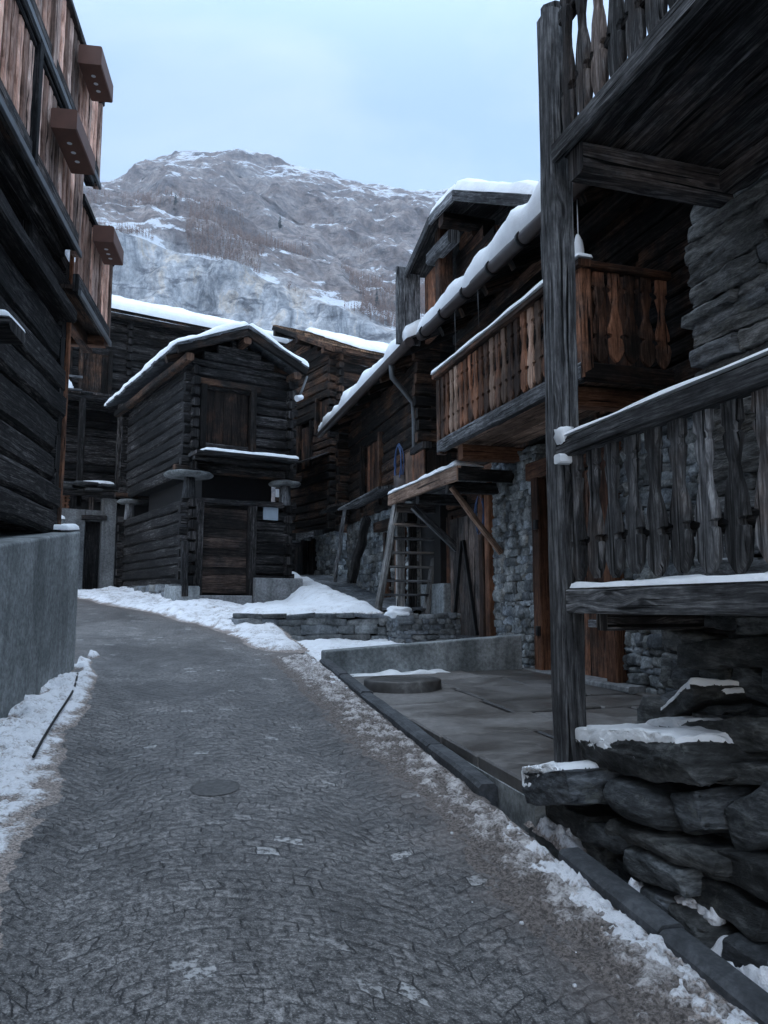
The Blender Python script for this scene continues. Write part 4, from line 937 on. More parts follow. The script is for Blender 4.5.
# ================================================================== GRANARY ON STADDLE STONES
gr = thing('granary', GF(1.2, 2.5, 1.5), 'small dark granary raised on round staddle stones at the bend of the street', 'granary')
GW, GL = 2.4, 5.3
def logbox(mb, z0, z1, ops, x0=0, x1=GW, y0=0, y1=GL, ends=.16):
    logwall(mb, (x0, y0, 0), (1, 0, 0), (0, -1, 0), x1-x0, z0, z1, .19, .28, openings=ops, wob=.018)
    logwall(mb, (x0, y0, 0), (0, 1, 0), (-1, 0, 0), y1-y0, z0, z1, .19, .28, wob=.018)
    logwall(mb, (x1, y0, 0), (0, 1, 0), (1, 0, 0), y1-y0, z0, z1, .19, .28, wob=.018)
    logwall(mb, (x0, y1, 0), (1, 0, 0), (0, 1, 0), x1-x0, z0, z1, .19, .28, wob=.018)
    z = z0+.1
    while z < z1-.08:
        for (cx, cy) in ((x0, y0), (x1, y0), (x0, y1), (x1, y1)):
            sx = -1 if cx == x0 else 1; sy = -1 if cy == y0 else 1
            mb.beam((cx-sx*.07, cy, z), (cx-sx*.07, cy+sy*(ends+rr(-.03, .02)), z), .14, .17, (0, 0, 1), .02)
            mb.beam((cx, cy-sy*.07, z+.1), (cx+sx*(ends+rr(-.03, .02)), cy-sy*.07, z+.1), .14, .17, (0, 0, 1), .02)
        z += .235
mb = MB(GF); logbox(mb, 2.0, 3.86, [(.30, 1.38, 1.8, 3.72)]); mb.build('lower_walls', LOG, gr)
mb = MB(GF); logbox(mb, 4.44, 6.95, [(.29, 1.38, 5.02, 6.40)])
z = 6.95
while z < 7.5:                                             # gable triangle
    h = .2; hw = (7.62-z-.16)*1.2/.66*.9; mb.beam((1.1-hw, .07, z+h/2), (1.1+hw, .07, z+h/2), .14, h-.005, (0, 0, 1), .02); z += h
mb.build('upper_walls', LOG, gr)
mb = MB(GF); mb.box(.16, GW-.16, .16, GL-.16, 4.5, 6.9); mb.box(.16, GW-.16, .16, GL-.16, 1.6, 3.8); mb.box(.5, GW-.2, .6, GL-.6, 3.79, 4.52); mb.build('dark_core', DARK, gr)  # near-black boxes; the one in the staddle gap stands in for its shade
for cx, cy, dr_ in ((.0, -.02, 1.12), (2.26, -.02, .80), (.10, 5.1, .7), (2.3, 5.2, .8)):
    mb = MB(GF); prof = [(0, .02), (.30, .0), (.44, .03), (.47, .07), (.42, .11), (.2, .14), (0, .145)]; prof = [(a*dr_, b) for a, b in prof]; n = 22; prev = None; sd = rr(0, 50)
    for r, zz in prof:
        i0 = mb.add([(cx+(r*(1+.10*nz((math.cos(i*6.283/n), math.sin(i*6.283/n), sd))))*math.cos(i*6.283/n), cy+(r*(1+.10*nz((math.cos(i*6.283/n), math.sin(i*6.283/n), sd))))*math.sin(i*6.283/n), 4.36+zz-.09+.02*nz((i*.5, sd, 1))) for i in range(n)])
        if prev is not None:
            for i in range(n): j = (i+1) % n; mb.face((prev+i, prev+j, i0+j, i0+i), [(.85, .5)]*4, True)
        prev = i0
    st = mb.build('staddle_stone', STADD, gr)
    mb = MB(GF); mb.tube([(cx, cy, 3.84), (cx, cy, 4.30)], .15, 10, .11); mb.build('leg', GREY, st)
mb = MB(GF); mb.beam((-.3, .1, 4.50), (GW+.3, .1, 4.50), .2, .12, (0, 0, 1), .02, 4, .015); mb.build('sill_beam', LOGB, gr); mb = MB(GF); mb.beam((-.3, GL-.2, 4.50), (GW+.3, GL-.2, 4.50), .2, .12, (0, 0, 1), .02, 4, .015); mb.build('sill_beam', LOGB, gr)
mb = MB(GF); boards(mb, (.34, .06, 0), (1, 0, 0), (0, -1, 0), 1.0, 5.05, 6.36, .16, .24); ud = mb.build('loft_door', BROWND, gr); ud['label'] = 'reddish brown loft door of upright boards'
for a in (.25, 1.42): mb = MB(GF); mb.beam((a, -.03, 4.98), (a, -.03, 6.5), .14, .14, (0, -1, 0), .012, 3, .008); mb.build('frame', LOGB, ud)
mb = MB(GF); mb.beam((.1, -.03, 6.44), (1.58, -.03, 6.44), .14, .14, (0, 0, 1), .012, 3, .008); mb.build('frame', LOGB, ud)
mb = MB(GF); mb.beam((-.05, -.32, 4.76), (2.3, -.32, 4.80), .55, .07, (0, 0, 1), .012, 5, .01); ld = mb.build('ledge', GREYD, gr)
mb = MB(GF); mb.beam((-.02, -.3, 4.68), (2.2, -.3, 4.70), .2, .08, (0, 0, 1), .02, 5, .01); mb.build('ledge_beam', LOG, ld)
mb = MB(GF); snow_slab(mb, (.12, -.60, 4.81), (2.2, 0, .025), (0, .4, 0), .085, 40, 8, .07, .03, None, .03); mb.build('snow', SNOW, ld)
mb = MB(GF); z = 1.82
while z < 3.7:
    h = rr(.16, .24); h = min(h, 3.72-z); mb.beam((.34, .05, z+h/2), (1.36, .05, z+h/2), .05, h-.006, (0, 0, 1), .006, 3, .006); z += h
ldr = mb.build('door', DOORD, gr); ldr['label'] = 'dark cellar door of level planks'
for a in (.23, 1.46): mb = MB(GF); mb.beam((a, -.04, 1.72), (a, -.04, 3.84), .17, .16, (0, -1, 0), .014, 3, .01); mb.build('frame', LOG, ldr)
mb = MB(GF); mb.beam((.08, -.04, 3.80), (2.2, -.04, 3.83), .17, .12, (0, 0, 1), .014, 3, .01); mb.build('frame', GREYD, ldr)
mb = MB(GF); mb.box(.26, 1.44, -.16, .3, 1.45, 1.78, .02); mb.build('threshold', CONCL, gr)
mb = MB(GF); mb.box(1.47, 2.62, -.26, .6, 1.4, 2.17, .03); mb.build('plinth', CONCL, gr)
mb = MB(GF); mb.box(-.30, .22, -.25, .5, 1.3, 1.97, .03); mb.box(-.1, .1, .5, GL, 1.3, 2.0, .03); mb.build('plinth', CONC, gr)
mb = MB(GF); rubble(mb, (-.16, .3, 0), (0, 1, 0), (-1, 0, 0), 5.2, 1.35, 2.02, .12, .24, .2, .5, .3); mb.build('stone_footing', TERR, gr)
mb = MB(GF); mb.box(1.72, 2.08, -.05, -.02, 3.48, 3.80, .004); mb.build('notice_plate', PLATE, gr)['label'] = 'pale blue notice plate beside the cellar door'
mb = MB(GF); mb.box(2.02, 2.10, -.06, .0, 4.02, 4.2, .01); mb.build('lamp', WHITE, gr)
# roof
RX, RZ, EZ = 1.1, 7.66, 6.96
mb = MB(GF)
for sx, ex in ((-1, -.50), (1, 2.62)):
    y = -.46
    while y < GL+.4:
        w = rr(.22, .38)
        for k in range(5):
            t0, t1 = k/5, (k+1)/5+.06; jj = rr(-.03, .03)
            xa, za = RX+(ex-RX)*t0, RZ+(EZ-RZ)*t0; xb, zb = RX+(ex-RX)*min(t1, 1.0)+jj*(k == 4), RZ+(EZ-RZ)*min(t1, 1.0)
            mb.beam((xa, y+w/2+rr(-.02, .02), za+.03+.02), (xb, y+w/2+rr(-.02, .02), zb+.03+.045), w+.01, .035+rr(0, .015), (0, 0, 1), .006, 1, .01)
        y += w
rf = mb.build('roof', SLATE, gr)
for sx, ex in ((-1, -.48), (1, 2.58)):
    mb = MB(GF); mb.beam((RX, -.40, RZ-.06), (ex, -.40, EZ-.02), .10, .17, (0, 0, 1), .015, 4, .015); mb.build('verge_board', LOGB, rf)
    mb = MB(GF); mb.beam((RX, .35, RZ-.08), (ex, .35, EZ-.05), .14, .15, (0, 0, 1), .015, 4, .015); mb.build('rafter', LOGB, rf)
    mb = MB(GF); A_ = (ex-RX, 0, EZ-RZ); snow_slab(mb, (RX, -.48, RZ+.10), (A_[0]*1.02, 0, A_[2]*1.02), (0, GL+.95, 0), .15, 24, 60, .12, .05, None, .06, lambda s, t: .9+.18*math.sin(s*7+t*5)); mb.build('snow', SNOW, rf)
for x_, z_ in ((-.2, 6.82), (1.1, 7.42), (2.35, 6.82)): mb = MB(GF); mb.beam((x_, -.42, z_), (x_, GL+.3, z_), .18, .17, (0, 0, 1), .03, 6, .012); mb.build('purlin', LOGB, rf)
fl = thing('floodlight', GF(2.45, -.3, 6.2), 'small grey floodlight on a slanting pipe under the right eave of the granary', 'lamp')
mb = MB(GF); mb.tube([(2.62, -.35, 6.86), (2.40, -.40, 6.32)], .03, 8); mb.build('pipe', ZINC, fl)
mb = MB(GF); mb.tube([(2.46, -.42, 6.33), (2.30, -.46, 6.26)], .055, 10, .075); mb.build('head', WHITE, fl)
mb = MB(GF); mb.rock((.35, -.75, 1.55), (.35, .25, .2), n=5, fac=5); tag(mb.build('rock', BOULD), 'dark wet rock lying in the snow by the cellar door of the granary', 'rock')
mb = MB(GF); mb.beam((-.10, -.22, 1.75), (-.12, -.18, 2.9), .13, .14, (0, 1, 0), .02, 4, .02); tag(mb.build('stump_post', GREYD), 'short weathered post standing against the left corner of the granary', 'post')

# ================================================================== HOUSE BEHIND THE GRANARY
hd = thing('log_house', GF(1, 9, 2.2), 'tall dark log house with thick roof snow behind the granary', 'house')
dy = 7.6
mb = MB(GF); logwall(mb, (-3.4, dy, 0), (1, 0, 0), (0, -1, 0), 8.5, 4.6, 10.5, .22, .30, openings=[(2.62, 3.35, 7.75, 9.1), (1.4, 2.2, 7.75, 9.1)], wob=.02)
logwall(mb, (5.1, dy, 0), (0, 1, 0), (1, 0, 0), 5, 4.6, 10.5, .22, .3)
for xx in (.55, -2.2):
    for k in range(24): mb.beam((xx, dy-.16+rr(-.03, .03), 4.7+.245*k), (xx, dy+.1, 4.7+.245*k), .16, .17, (0, 0, 1), .02)
mb.build('log_wall', LOG, hd)
mb = MB(GF); mb.box(-3.4, 5.0, dy+.2, dy+5, 1.9, 10.4); mb.build('inner_wall', DARK, hd)
for a, b_ in ((-.78, -.05), (-2.0, -1.2)):
    mb = MB(GF); boards(mb, (a, dy+.06, 0), (1, 0, 0), (0, -1, 0), b_-a, 7.75, 9.1, .14, .2); s_ = mb.build('shutter', LOGB, hd)
    mb = MB(GF); mb.beam((a-.06, dy-.03, 7.7), (a-.06, dy-.03, 9.2), .12, .12, (0, -1, 0), .01); mb.build('frame', LOGB, s_)
    mb = MB(GF); mb.beam((b_+.06, dy-.03, 7.7), (b_+.06, dy-.03, 9.2), .12, .12, (0, -1, 0), .01); mb.build('frame', LOGB, s_)
mb = MB(GF); x = -3.9
while x < 5.6:
    w = rr(.3, .45); mb.beam((x+w/2, dy-.65, 10.28), (x+w/2, dy+5, 10.28+5.65*.42), w, .06, (0, 0, 1), .006, 2, .01); x += w
rf = mb.build('roof', LOGB, hd)
mb = MB(GF); mb.beam((-3.9, dy-.6, 10.17), (5.6, dy-.6, 10.17), .12, .14, (0, 0, 1), .02, 9, .03); mb.build('eave_board', LOGB, rf)
mb = MB(GF); snow_slab(mb, (-3.95, dy-.72, 10.32), (9.6, 0, 0), (0, 5.7, 5.7*.42), .30, 80, 24, .25, .05, 3, .07); mb.build('snow', SNOW, rf)
pr = MB(GF); x = -3.0
while x < .5:
    w = rr(.2, .34); pr.beam((x+w/2, dy-1.35, 7.42+.10*(x+3)/3.5), (x+w/2, dy-.05, 7.85), w-.01, .05, (0, 0, 1), .01, 1, .01); x += w
pent = pr.build('pent_roof', GREYD, hd)
mb = MB(GF); mb.beam((-3.0, dy-1.2, 7.36), (.6, dy-1.2, 7.46), .13, .13, (0, 0, 1), .02, 4, .02); mb.build('pent_beam', GREYD, pent)
mb = MB(GF); snow_slab(mb, (-2.5, dy-1.38, 7.47), (1.22, 0, 0), (0, 1.0, .3), .40, 14, 12, .25, .06, None, .06); mb.build('snow', SNOW, pent)
for zz in (7.48, 7.86): mb = MB(GF); mb.tube([(-2.0, dy-1.4, zz), (-1.05, dy-1.45, zz+.02)], .035, 6); mb.build('peg', GREY, pent)
for xx in (-1.85, -.95, .1): mb = MB(GF); mb.beam((xx, dy-1.15, 4.3), (xx, dy-1.15, 7.36), .16, .16, (0, 1, 0), .02, 5, .015); mb.build('pent_post', LOG, pent)
# slab roofed shed with rendered wall in front of it
sh = thing('rendered_shed', GF(-.8, 6.4, 2.0), 'grey rendered shed with narrow dark door and loose slab roof, left of the granary', 'shed')
mb = MB(GF); ops = (-.82, -.42)
mb.box(-1.9, -.84, 5.95, 6.25, 1.8, 4.15, .02); mb.box(-.40, -.02, 5.95, 6.25, 1.8, 4.50, .02); mb.box(-.838, -.402, 5.96, 6.24, 3.86, 4.15, .004); mb.build('wall', PLAST, sh)
mb = MB(GF); boards(mb, (-.83, 6.12, 0), (1, 0, 0), (0, -1, 0), .42, 1.9, 3.85, .1, .16); mb.build('door', LOG, sh)
mb = MB(GF); mb.beam((-.95, 5.93, 3.93), (-.30, 5.93, 3.95), .12, .13, (0, 0, 1), .015, 2, .01); mb.build('lintel', GREYD, sh)
mb = MB(GF)
for k in range(22): mb.rock((rr(-1.9, -.05), rr(5.65, 6.7), 4.66+rr(-.05, .16)), (rr(.4, .75), rr(.35, .6), .07), n=4, k=.25, amp=.1)
rf = mb.build('roof', SLATE, sh)
mb = MB(GF); mb.beam((-2.0, 5.7, 4.52), (0, 5.7, 4.6), .14, .14, (0, 0, 1), .02, 3, .02); mb.build('beam', LOG, rf)
mb = MB(GF); snow_slab(mb, (-.9, 5.75, 4.86), (.75, 0, .02), (0, .5, .1), .05, 10, 8, .06, .05); mb.build('snow', SNOWG, rf)
for xx in (-1.15, -.7): mb = MB(GF); mb.beam((xx, 6.0, 4.15), (xx, 6.0, 4.5), .12, .12, (0, 1, 0), .01); mb.build('post', GREYD, rf)
ws = thing('firewood_stack', GF(-1.75, 6.2, 4.15), 'reddish cut firewood stacked on top of the grey shed wall', 'firewood')
for k in range(30): mb = MB(GF); x_ = -1.95+.105*(k % 7)+rr(-.01, .01); mb.tube([(x_, 5.98, 4.2+.095*(k//7)), (x_, 6.3, 4.2+.095*(k//7))], .048, 7); mb.build('log', BARK, ws)
mb = MB(GF); mb.box(-2.6, -1.55, 4.9, 5.2, 1.6, 3.75, .05); yw = mb.build('yard_wall', CONC); tag(yw, 'short rendered wall end with snow on its rounded top, behind the chalet corner', 'wall')
mb = MB(GF); snow_slab(mb, (-2.6, 4.88, 3.75), (1.05, 0, 0), (0, .34, 0), .12, 12, 8, .1, .02); tag(mb.build('snow', SNOW, yw))

# ================================================================== SHINGLED BARN BEYOND (C)
bc = thing('shingled_barn', CF(1.5, 1.5, 1.9), 'dark barn with bare brown shingles and partly snowy roof, beyond the granary to the right', 'barn')
mb = MB(CF); z_ = 8.72
while z_ < 10.0: y_ = (z_+.24-8.8)/.46-.4+.25; mb.beam((.07, y_, z_+.11), (.07, 4.0, z_+.11), .14, .215, (0, 0, 1), .02, 4, .02); z_ += .22
logwall(mb, (0, 0, 0), (0, 1, 0), (-1, 0, 0), 4.0, 3.6, 8.72, .2, .3, openings=[(1.5, 2.3, 5.7, 7.0), (.3, 1.1, 6.6, 7.6)], wob=.02); logwall(mb, (0, 0, 0), (1, 0, 0), (0, -1, 0), 5.5, 3.6, 8.8, .2, .3, openings=[(.9, 1.6, 6.6, 7.8)], wob=.02)
for k in range(22):
    mb.beam((.07, -.2+rr(-.03, .03), 3.7+.235*k), (.07, .1, 3.7+.235*k), .15, .17, (0, 0, 1), .02); mb.beam((-.2+rr(-.03, .03), .07, 3.8+.235*k), (.1, .07, 3.8+.235*k), .15, .17, (0, 0, 1), .02)
mb.build('log_wall', LOGB, bc)
mb = MB(CF); mb.box(.2, 5.2, .2, 3.6, 1.5, 8.6); mb.build('inner_wall', DARK, bc)
mb = MB(CF); rubble(mb, (.02, 0, 0), (0, 1, 0), (-1, 0, 0), 4, 1.6, 3.6, .1, .2, .15, .4, openings=[(1.2, 3.2, 1.4, 3.5)]); rubble(mb, (0, .02, 0), (1, 0, 0), (0, -1, 0), 5, 1.6, 3.6, .1, .2, .15, .4); mb.build('stone_base', RUB, bc)
mb = MB(CF); boards(mb, (.14, 1.9, 0), (0, 1, 0), (-1, 0, 0), 1.1, 1.7, 3.45, .2, .3); mb.build('door', GREYD, bc)
for yy in (1.25, 1.9, 3.1): mb = MB(CF); mb.beam((.0, yy, 1.7), (.0, yy, 3.5), .16, .16, (-1, 0, 0), .015, 3, .01); mb.build('door_post', LOGB, bc)
mb = MB(CF); mb.beam((-.25, .5, 3.62), (-.2, 3.6, 3.55), .35, .14, (-.2, 0, 1), .02, 6, .06); mb.build('ledge', GREY, bc)
for (a, b_, q0, q1) in ((1.52, 2.28, 5.72, 6.98), (.32, 1.08, 6.62, 7.58)):
    mb = MB(CF); boards(mb, (.07, a, 0), (0, 1, 0), (-1, 0, 0), b_-a, q0, q1, .15, .2); s_ = mb.build('shutter', BROWND, bc)
    for e in (a-.05, b_+.05): mb = MB(CF); mb.beam((-.03, e, q0-.05), (-.03, e, q1+.1), .1, .1, (-1, 0, 0), .01); mb.build('frame', LOGB, s_)
mb = MB(CF); boards(mb, (.9, .07, 0), (1, 0, 0), (0, -1, 0), .7, 6.6, 7.8, .15, .2); mb.build('shutter', BROWND, bc)
mb = MB(CF)
for k in range(9): mb.beam((-.75, .2+.24*k, 5.62), (.0, .2+.24*k, 5.95), .23, .04, (0, 0, 1), .008, 1, .01)
mb.build('pent_roof', GREYD, bc)
sl = .46
def cz(y): return 8.80+(y+.4)*sl
mb = MB(CF); y = -.5
while y < 3.4:
    x = -.42
    while x < 5.6:
        w = rr(.13, .26); mb.beam((x+w/2, y, cz(y)+.055), (x+w/2, min(y+.62, 3.5), cz(min(y+.62, 3.5))+.02), w-.008, .028+rr(0, .02), (0, 0, 1), .004, 1, .006); x += w
    y += .42
rf = mb.build('roof', SHING, bc)
for x_ in (-.38, -.02): mb = MB(CF); mb.beam((x_, -.5, cz(-.5)-.06), (x_, 3.5, cz(3.5)-.06), .11, .15, (0, 0, 1), .015, 4, .012); mb.build('rafter', LOGB, rf)
for yy in (.0, 1.7, 3.3): mb = MB(CF); mb.beam((-.45, yy, cz(yy)-.2), (5.5, yy, cz(yy)-.2), .17, .17, (0, 0, 1), .02, 4, .01); mb.build('purlin', LOGB, rf)
mb = MB(CF); mb.beam((-.3, -.44, cz(-.44)-.06), (5.5, -.44, cz(-.44)-.06), .06, .13, (0, 0, 1), .01, 4, .01); mb.build('eave_board', LOGB, rf)
mb = MB(CF); snow_slab(mb, (.55, -.35, cz(-.35)+.10), (5.0, 0, 0), (0, 3.6, 3.6*sl), .15, 40, 26, .3, .22, 77, .06); mb.build('snow', SNOW, rf)

# ================================================================== CHALET ON THE LEFT
ch = thing('chalet', LF(-1.5, -3, .3), 'dark timber chalet on a concrete base with pale boarded balconies, left of the street', 'chalet')
def ctop(y): return 2.45+.134*y
mb = MB(LF); n = 12
for (a, b_) in zip([-12+12*i/n for i in range(n)], [-12+12*(i+1)/n for i in range(n)]):
    pass
i0 = mb.add([(0, -12, -.9), (0, 0, .4), (-2.2, 0, .4), (-2.2, -12, -.9), (0, -12, ctop(-12)), (0, 0, ctop(0)), (-2.2, 0, ctop(0)), (-2.2, -12, ctop(-12))])
for q in ((0, 1, 5, 4), (1, 2, 6, 5), (2, 3, 7, 6), (3, 0, 4, 7), (4, 5, 6, 7)): mb.face([i0+k for k in q])
cb = mb.build('concrete_base', CONC, ch); bv = cb.modifiers.new('b', 'BEVEL'); bv.width = .03; bv.segments = 3
mb = MB(LF); snow_slab(mb, (-.24, -.5, ctop(-.3)+.0), (.22, 0, 0), (0, .48, .05), .07, 8, 10, .06, .02); mb.build('snow', SNOW, cb)
mb = MB(LF); logwall(mb, (-.20, -12, 0), (0, 1, 0), (1, 0, 0), 11.72, 2.36, 5.62, .28, .44, .18, openings=[(6.5, 10.35, 4.82, 5.40)], ch=.035, wob=.03)
logwall(mb, (-.20, -.30, 0), (-1, 0, 0), (0, 1, 0), 3, 2.36, 5.5, .28, .44, .18, ch=.03, wob=.02); mb.build('timber_wall', LOG, ch)
mb = MB(LF); mb.box(-4, -.75, -12, -.5, 2.2, 9.0); mb.build('inner_wall', DARK, ch)
mb = MB(LF); mb.beam((-.185, -.27, 2.34), (-.185, -.27, 5.75), .05, .05, (0, 1, 0), .012, 8, .01); mb.build('corner_board', BROWN, ch)
mb = MB(LF); mb.beam((-.16, -6, 4.86), (-.16, -.55, 4.86), .26, .15, (.1, 0, 1), .02, 8, .015); sb = mb.build('window_ledge', LOG, ch)
mb = MB(LF); snow_slab(mb, (-.20, -5, 4.935), (.12, 0, 0), (0, 3.6, 0), .02, 5, 40, .02, .02, None, .015); mb.build('snow', SNOW, sb)
mb = MB(LF); mb.beam((-.17, -6, 5.46), (-.17, -.9, 5.46), .14, .17, (0, 0, 1), .02, 8, .015); mb.build('lintel', LOG, ch)
mb = MB(LF); mb.beam((-.3, -2.95, 3.82), (.10, -2.95, 3.82), .42, .11, (0, 0, 1), .04, 2, .02); be = mb.build('beam_end', LOG, ch)
mb = MB(LF); snow_slab(mb, (-.14, -3.14, 3.875), (.23, 0, 0), (0, .40, 0), .07, 10, 10, .10, .02); mb.build('snow', SNOW, be)
mb = MB(LF); logwall(mb, (-1.15, -12, 0), (0, 1, 0), (1, 0, 0), 12.2, 5.4, 10, .2, .3); logwall(mb, (-1.15, .2, 0), (-1, 0, 0), (0, 1, 0), 3, 5.0, 10, .2, .3); mb.build('upper_wall', LOGB, ch)
def flat_balcony(name, y0, y1, z0, z1, lab, posts, light=False):
    mb = MB(LF); x = -1.15
    while x < -.02:
        w = .19; mb.beam((x+w/2, y0, z0+.04), (x+w/2, y1, z0+.04), w-.006, .05, (0, 0, 1), .006, 4, .004); x += w
    b = mb.build(name, LOGB, ch); b['label'] = lab
    mb = MB(LF); mb.beam((.0, y0, z0+.09), (.0, y1+.02, z0+.09), .07, .20, (0, 0, 1), .01, 6, .004); mb.build('edge_beam', GREYD, b)
    mb = MB(LF); mb.beam((.045, y0, z0-.02), (.045, y1+.03, z0-.02), .03, .07, (0, 0, 1), .005); mb.build('drip_edge', ZINC, b)
    mb = MB(LF); mb.beam((-.005, y0, z1), (-.005, y1+.03, z1), .12, .075, (0, 0, 1), .01, 6, .004); mb.build('rail', GREYD, b)
    mb = MB(LF); mb.beam((-.045, y0, z1-.25), (-.045, y1, z1-.25), .04, .07, (0, 0, 1), .006); mb.build('rail', PINKG, b)
    L = z1-z0-.18; y = y0+.07; i = 0
    while y < y1-.03:
        w = rr(.105, .118); mb = MB(LF)
        def q(t): return w/2*(1 if (t < .16 or t > .86) else (.66+.34*abs(math.cos((t-.16)/.70*math.pi*2))))
        pr_ = [(t/16, q(t/16), q(t/16)) for t in range(17)]
        mb.baluster((-.005, y, z1-.03), (0, 1, 0), (1, 0, 0), pr_, L, .028); mb.build('board', random.choice((PINK, PINK, PINKG)), b); y += w+.044
    mb = MB(LF); yy = -.1
    x = -1.05
    while x < -.1: mb.baluster((x, y1, z1-.03), (1, 0, 0), (0, 1, 0), [(0, .055, .055), (1, .055, .055)], L, .028); x += .145
    mb.build('end_boards', PINKG, b)
    for p in posts: mb = MB(LF); mb.beam((.02, p, z0), (.02, p, z1+.02), .09, .09, (0, 1, 0), .01, 3, .004); mb.build('post', PINKG if light else GREYD, b)
    mb = MB(LF); mb.beam((.0, y1, z0-.05), (.0, y1, z1+.06), .075, .075, (0, 1, 0), .01, 3, .004); mb.build('post', PINKG, b)
    return b
lb = flat_balcony('lower_balcony', -8.5, -.86, 5.48, 6.42+.22, 'lower balcony of pale boards above the timber wall', (-2.6,), False)
fb = flat_balcony('end_balcony', -.80, .92, 5.06, 6.16, 'short lower balcony overhanging the corner of the chalet', (), True)
ub = flat_balcony('upper_balcony', -8.5, -.08, 6.72, 7.80, 'upper balcony of pale boards with planter', (-2.2,), True)
mb = MB(LF); mb.beam((-.25, -.8, 5.0), (-.25, 1.0, 5.0), .12, .16, (0, 0, 1), .01); mb.beam((-.95, .75, 5.0), (.02, .75, 5.0), .12, .14, (0, 0, 1), .01); mb.build('joists', BROWN, fb)
mb = MB(LF); mb.beam((-.02, -6, 6.62), (-.02, -.3, 6.62), .10, .12, (0, 0, 1), .01, 6, .005); mb.build('bearer', GREYD, ub)
def planter(y0, y1, z0, z1, par, lab):
    o = thing('planter_box', LF(.17, (y0+y1)/2, z0), lab, 'planter', 'brown planter boxes on the chalet balconies')
    mb = MB(LF); mb.box(.05, .29, y0, y1, z0, z1, .012); mb.build('box', RUST, o)
    mb = MB(LF); mb.box(.075, .265, y0+.03, y1-.03, z1+.001, z1+.02, .004); mb.build('soil', MORT, o)
    for k in range(3):
        y = y0+(y1-y0)*(.3+.2*k); mb = MB(LF); n = 12
        i = mb.add([(.17+.025*math.cos(a*6.283/n), y+.025*math.sin(a*6.283/n), z0-.004) for a in range(n)]); mb.face([i+a for a in range(n)]); mb.build('pale_disc', WHITE, o)  # flat white disc painted for a downlight under the box
planter(-1.36, -.72, 7.38, 7.60, ub, 'brown planter box hung on the upper chalet balcony, against the sky')
planter(-2.22, -1.42, 6.08, 6.28, lb, 'longest brown planter box, hung on the lower balcony nearest the camera')
planter(-.34, .30, 5.86, 6.06, fb, 'brown planter box on the short balcony overhanging the chalet corner')
mb = MB(LF); mb.rock((-.12, -.55, 6.60), (.09, .09, .09), n=4, k=1, amp=0); o = mb.build('lamp', WHITE, ub)

# ================================================================== SNOW AND SMALL GROUND THINGS
def strip(name, mat, fr, x0, x1, y0, y1, res, base, th, thr=-.004):
    nx, ny = int((x1-x0)/res), int((y1-y0)/res); mb = MB(fr); H = {}
    pts = []
    for j in range(ny+1):
        for i in range(nx+1):
            x, y = x0+(x1-x0)*i/nx, y0+(y1-y0)*j/ny; t = th(x, y); pts.append((x, y, base(x, y)+max(t, -.012))); H[len(pts)-1] = t
    used = {}; W = nx+1
    for j in range(ny):
        for i in range(nx):
            q = (j*W+i, j*W+i+1, (j+1)*W+i+1, (j+1)*W+i)
            if max(H[k] for k in q) < thr: continue
            for k in q:
                if k not in used: used[k] = mb.add([pts[k]])
            mb.face([used[k] for k in q], None, True)
    o = mb.build(name, mat); at = o.data.attributes.new('thin', 'FLOAT', 'POINT'); tv = [0.0]*len(used)
    for k, i in used.items(): tv[i] = max(0.0, min(1.0, 1-H[k]/.03))
    at.data.foreach_set('value', tv)
    return tag(o, kind='stuff')
def gR(v, u): return zr(RF(v, u, 0).y)
def sm(a, b, x): t = max(0, min(1, (x-a)/(b-a))); return t*t*(3-2*t)
# slush ploughed along the kerb
def th_slush(v, u):
    w = .37+.12*nz((u*.9, 0, 0))+.14*sm(4.5, 7, u); d = -v
    prof = sm(w+.12, w*.35, d)*sm(-.06, .06, d)
    f = fbm((v*11, u*7, 2), 1, 4, 4); g = fbm((v*36, u*22, 2), 1, 9, 3)
    far = sm(7.5, 9.5, u)
    return prof*(.034+.030*f+.020*g) - .011 + .02*far*prof
strip('slush', SLUSH, RF, -.86, .06, 1.0, 10.2, .016, lambda v, u: gR(v, u)+.012, th_slush)
# whiter crust of it against the kerb
def th_white(v, u):
    d = -v+.02*nz((u*3, 0, 7)); prof = sm(.26+.08*nz((u*2, 1, 0)), .05, d)*sm(-.045, .03, d); near = .35+.65*sm(5.2, 3.6, u)+.5*sm(7.5, 9, u)
    f = fbm((v*12, u*9, 8), 1, 14, 4); g = fbm((v*38, u*26, 2), 1, 19, 3)
    return prof*near*(.046+.036*f+.028*g)-.014
strip('snow_crust', SLUSH2, RF, -.42, .06, 1.0, 10.2, .013, lambda v, u: gR(v, u)+.014, th_white)
# behind the kerb, at the foot of the boulders
def th_foot(v, u):
    f = fbm((v*5, u*5, 3), 1, 24, 4); g = fbm((v*22, u*22, 3), 1, 29, 3)
    m = max(sm(.55, .0, abs(u-2.95))*1.0, sm(.42, 0, abs(u-4.33))*sm(.0, .15, .5-v)*1.3, sm(.14, 0, abs(u-3.62))*.9)
    return m*(.09+.10*f+.03*g)*sm(.10, .17, v)-.03
strip('snow_heap', SLUSH2, RF, .12, .62, 2.3, 4.6, .016, lambda v, u: gR(v, u)-.02, th_foot)
# left verge
def th_left(x, y):
    d = x+.0; w = .36+.16*max(0, -y)+.10*nz((y*.8, 3, 0))-.25*sm(-.6, .5, y)
    prof = sm(w, w*.35, d); f = fbm((x*4, y*4, 1), 1, 33, 4); g = fbm((x*20, y*20, 1), 1, 39, 3)
    hole = sm(.18, .05, d)*sm(-.1, .25, nz((y*2.2, 9, 1)))*.1
    return prof*(.075+.06*f+.022*g)-hole-.012
strip('snow_bank', SLUSH2, LF, -.02, 1.5, -7.5, .9, .02, lambda x, y: zr(LF(x, y, 0).y)+.012, th_left)
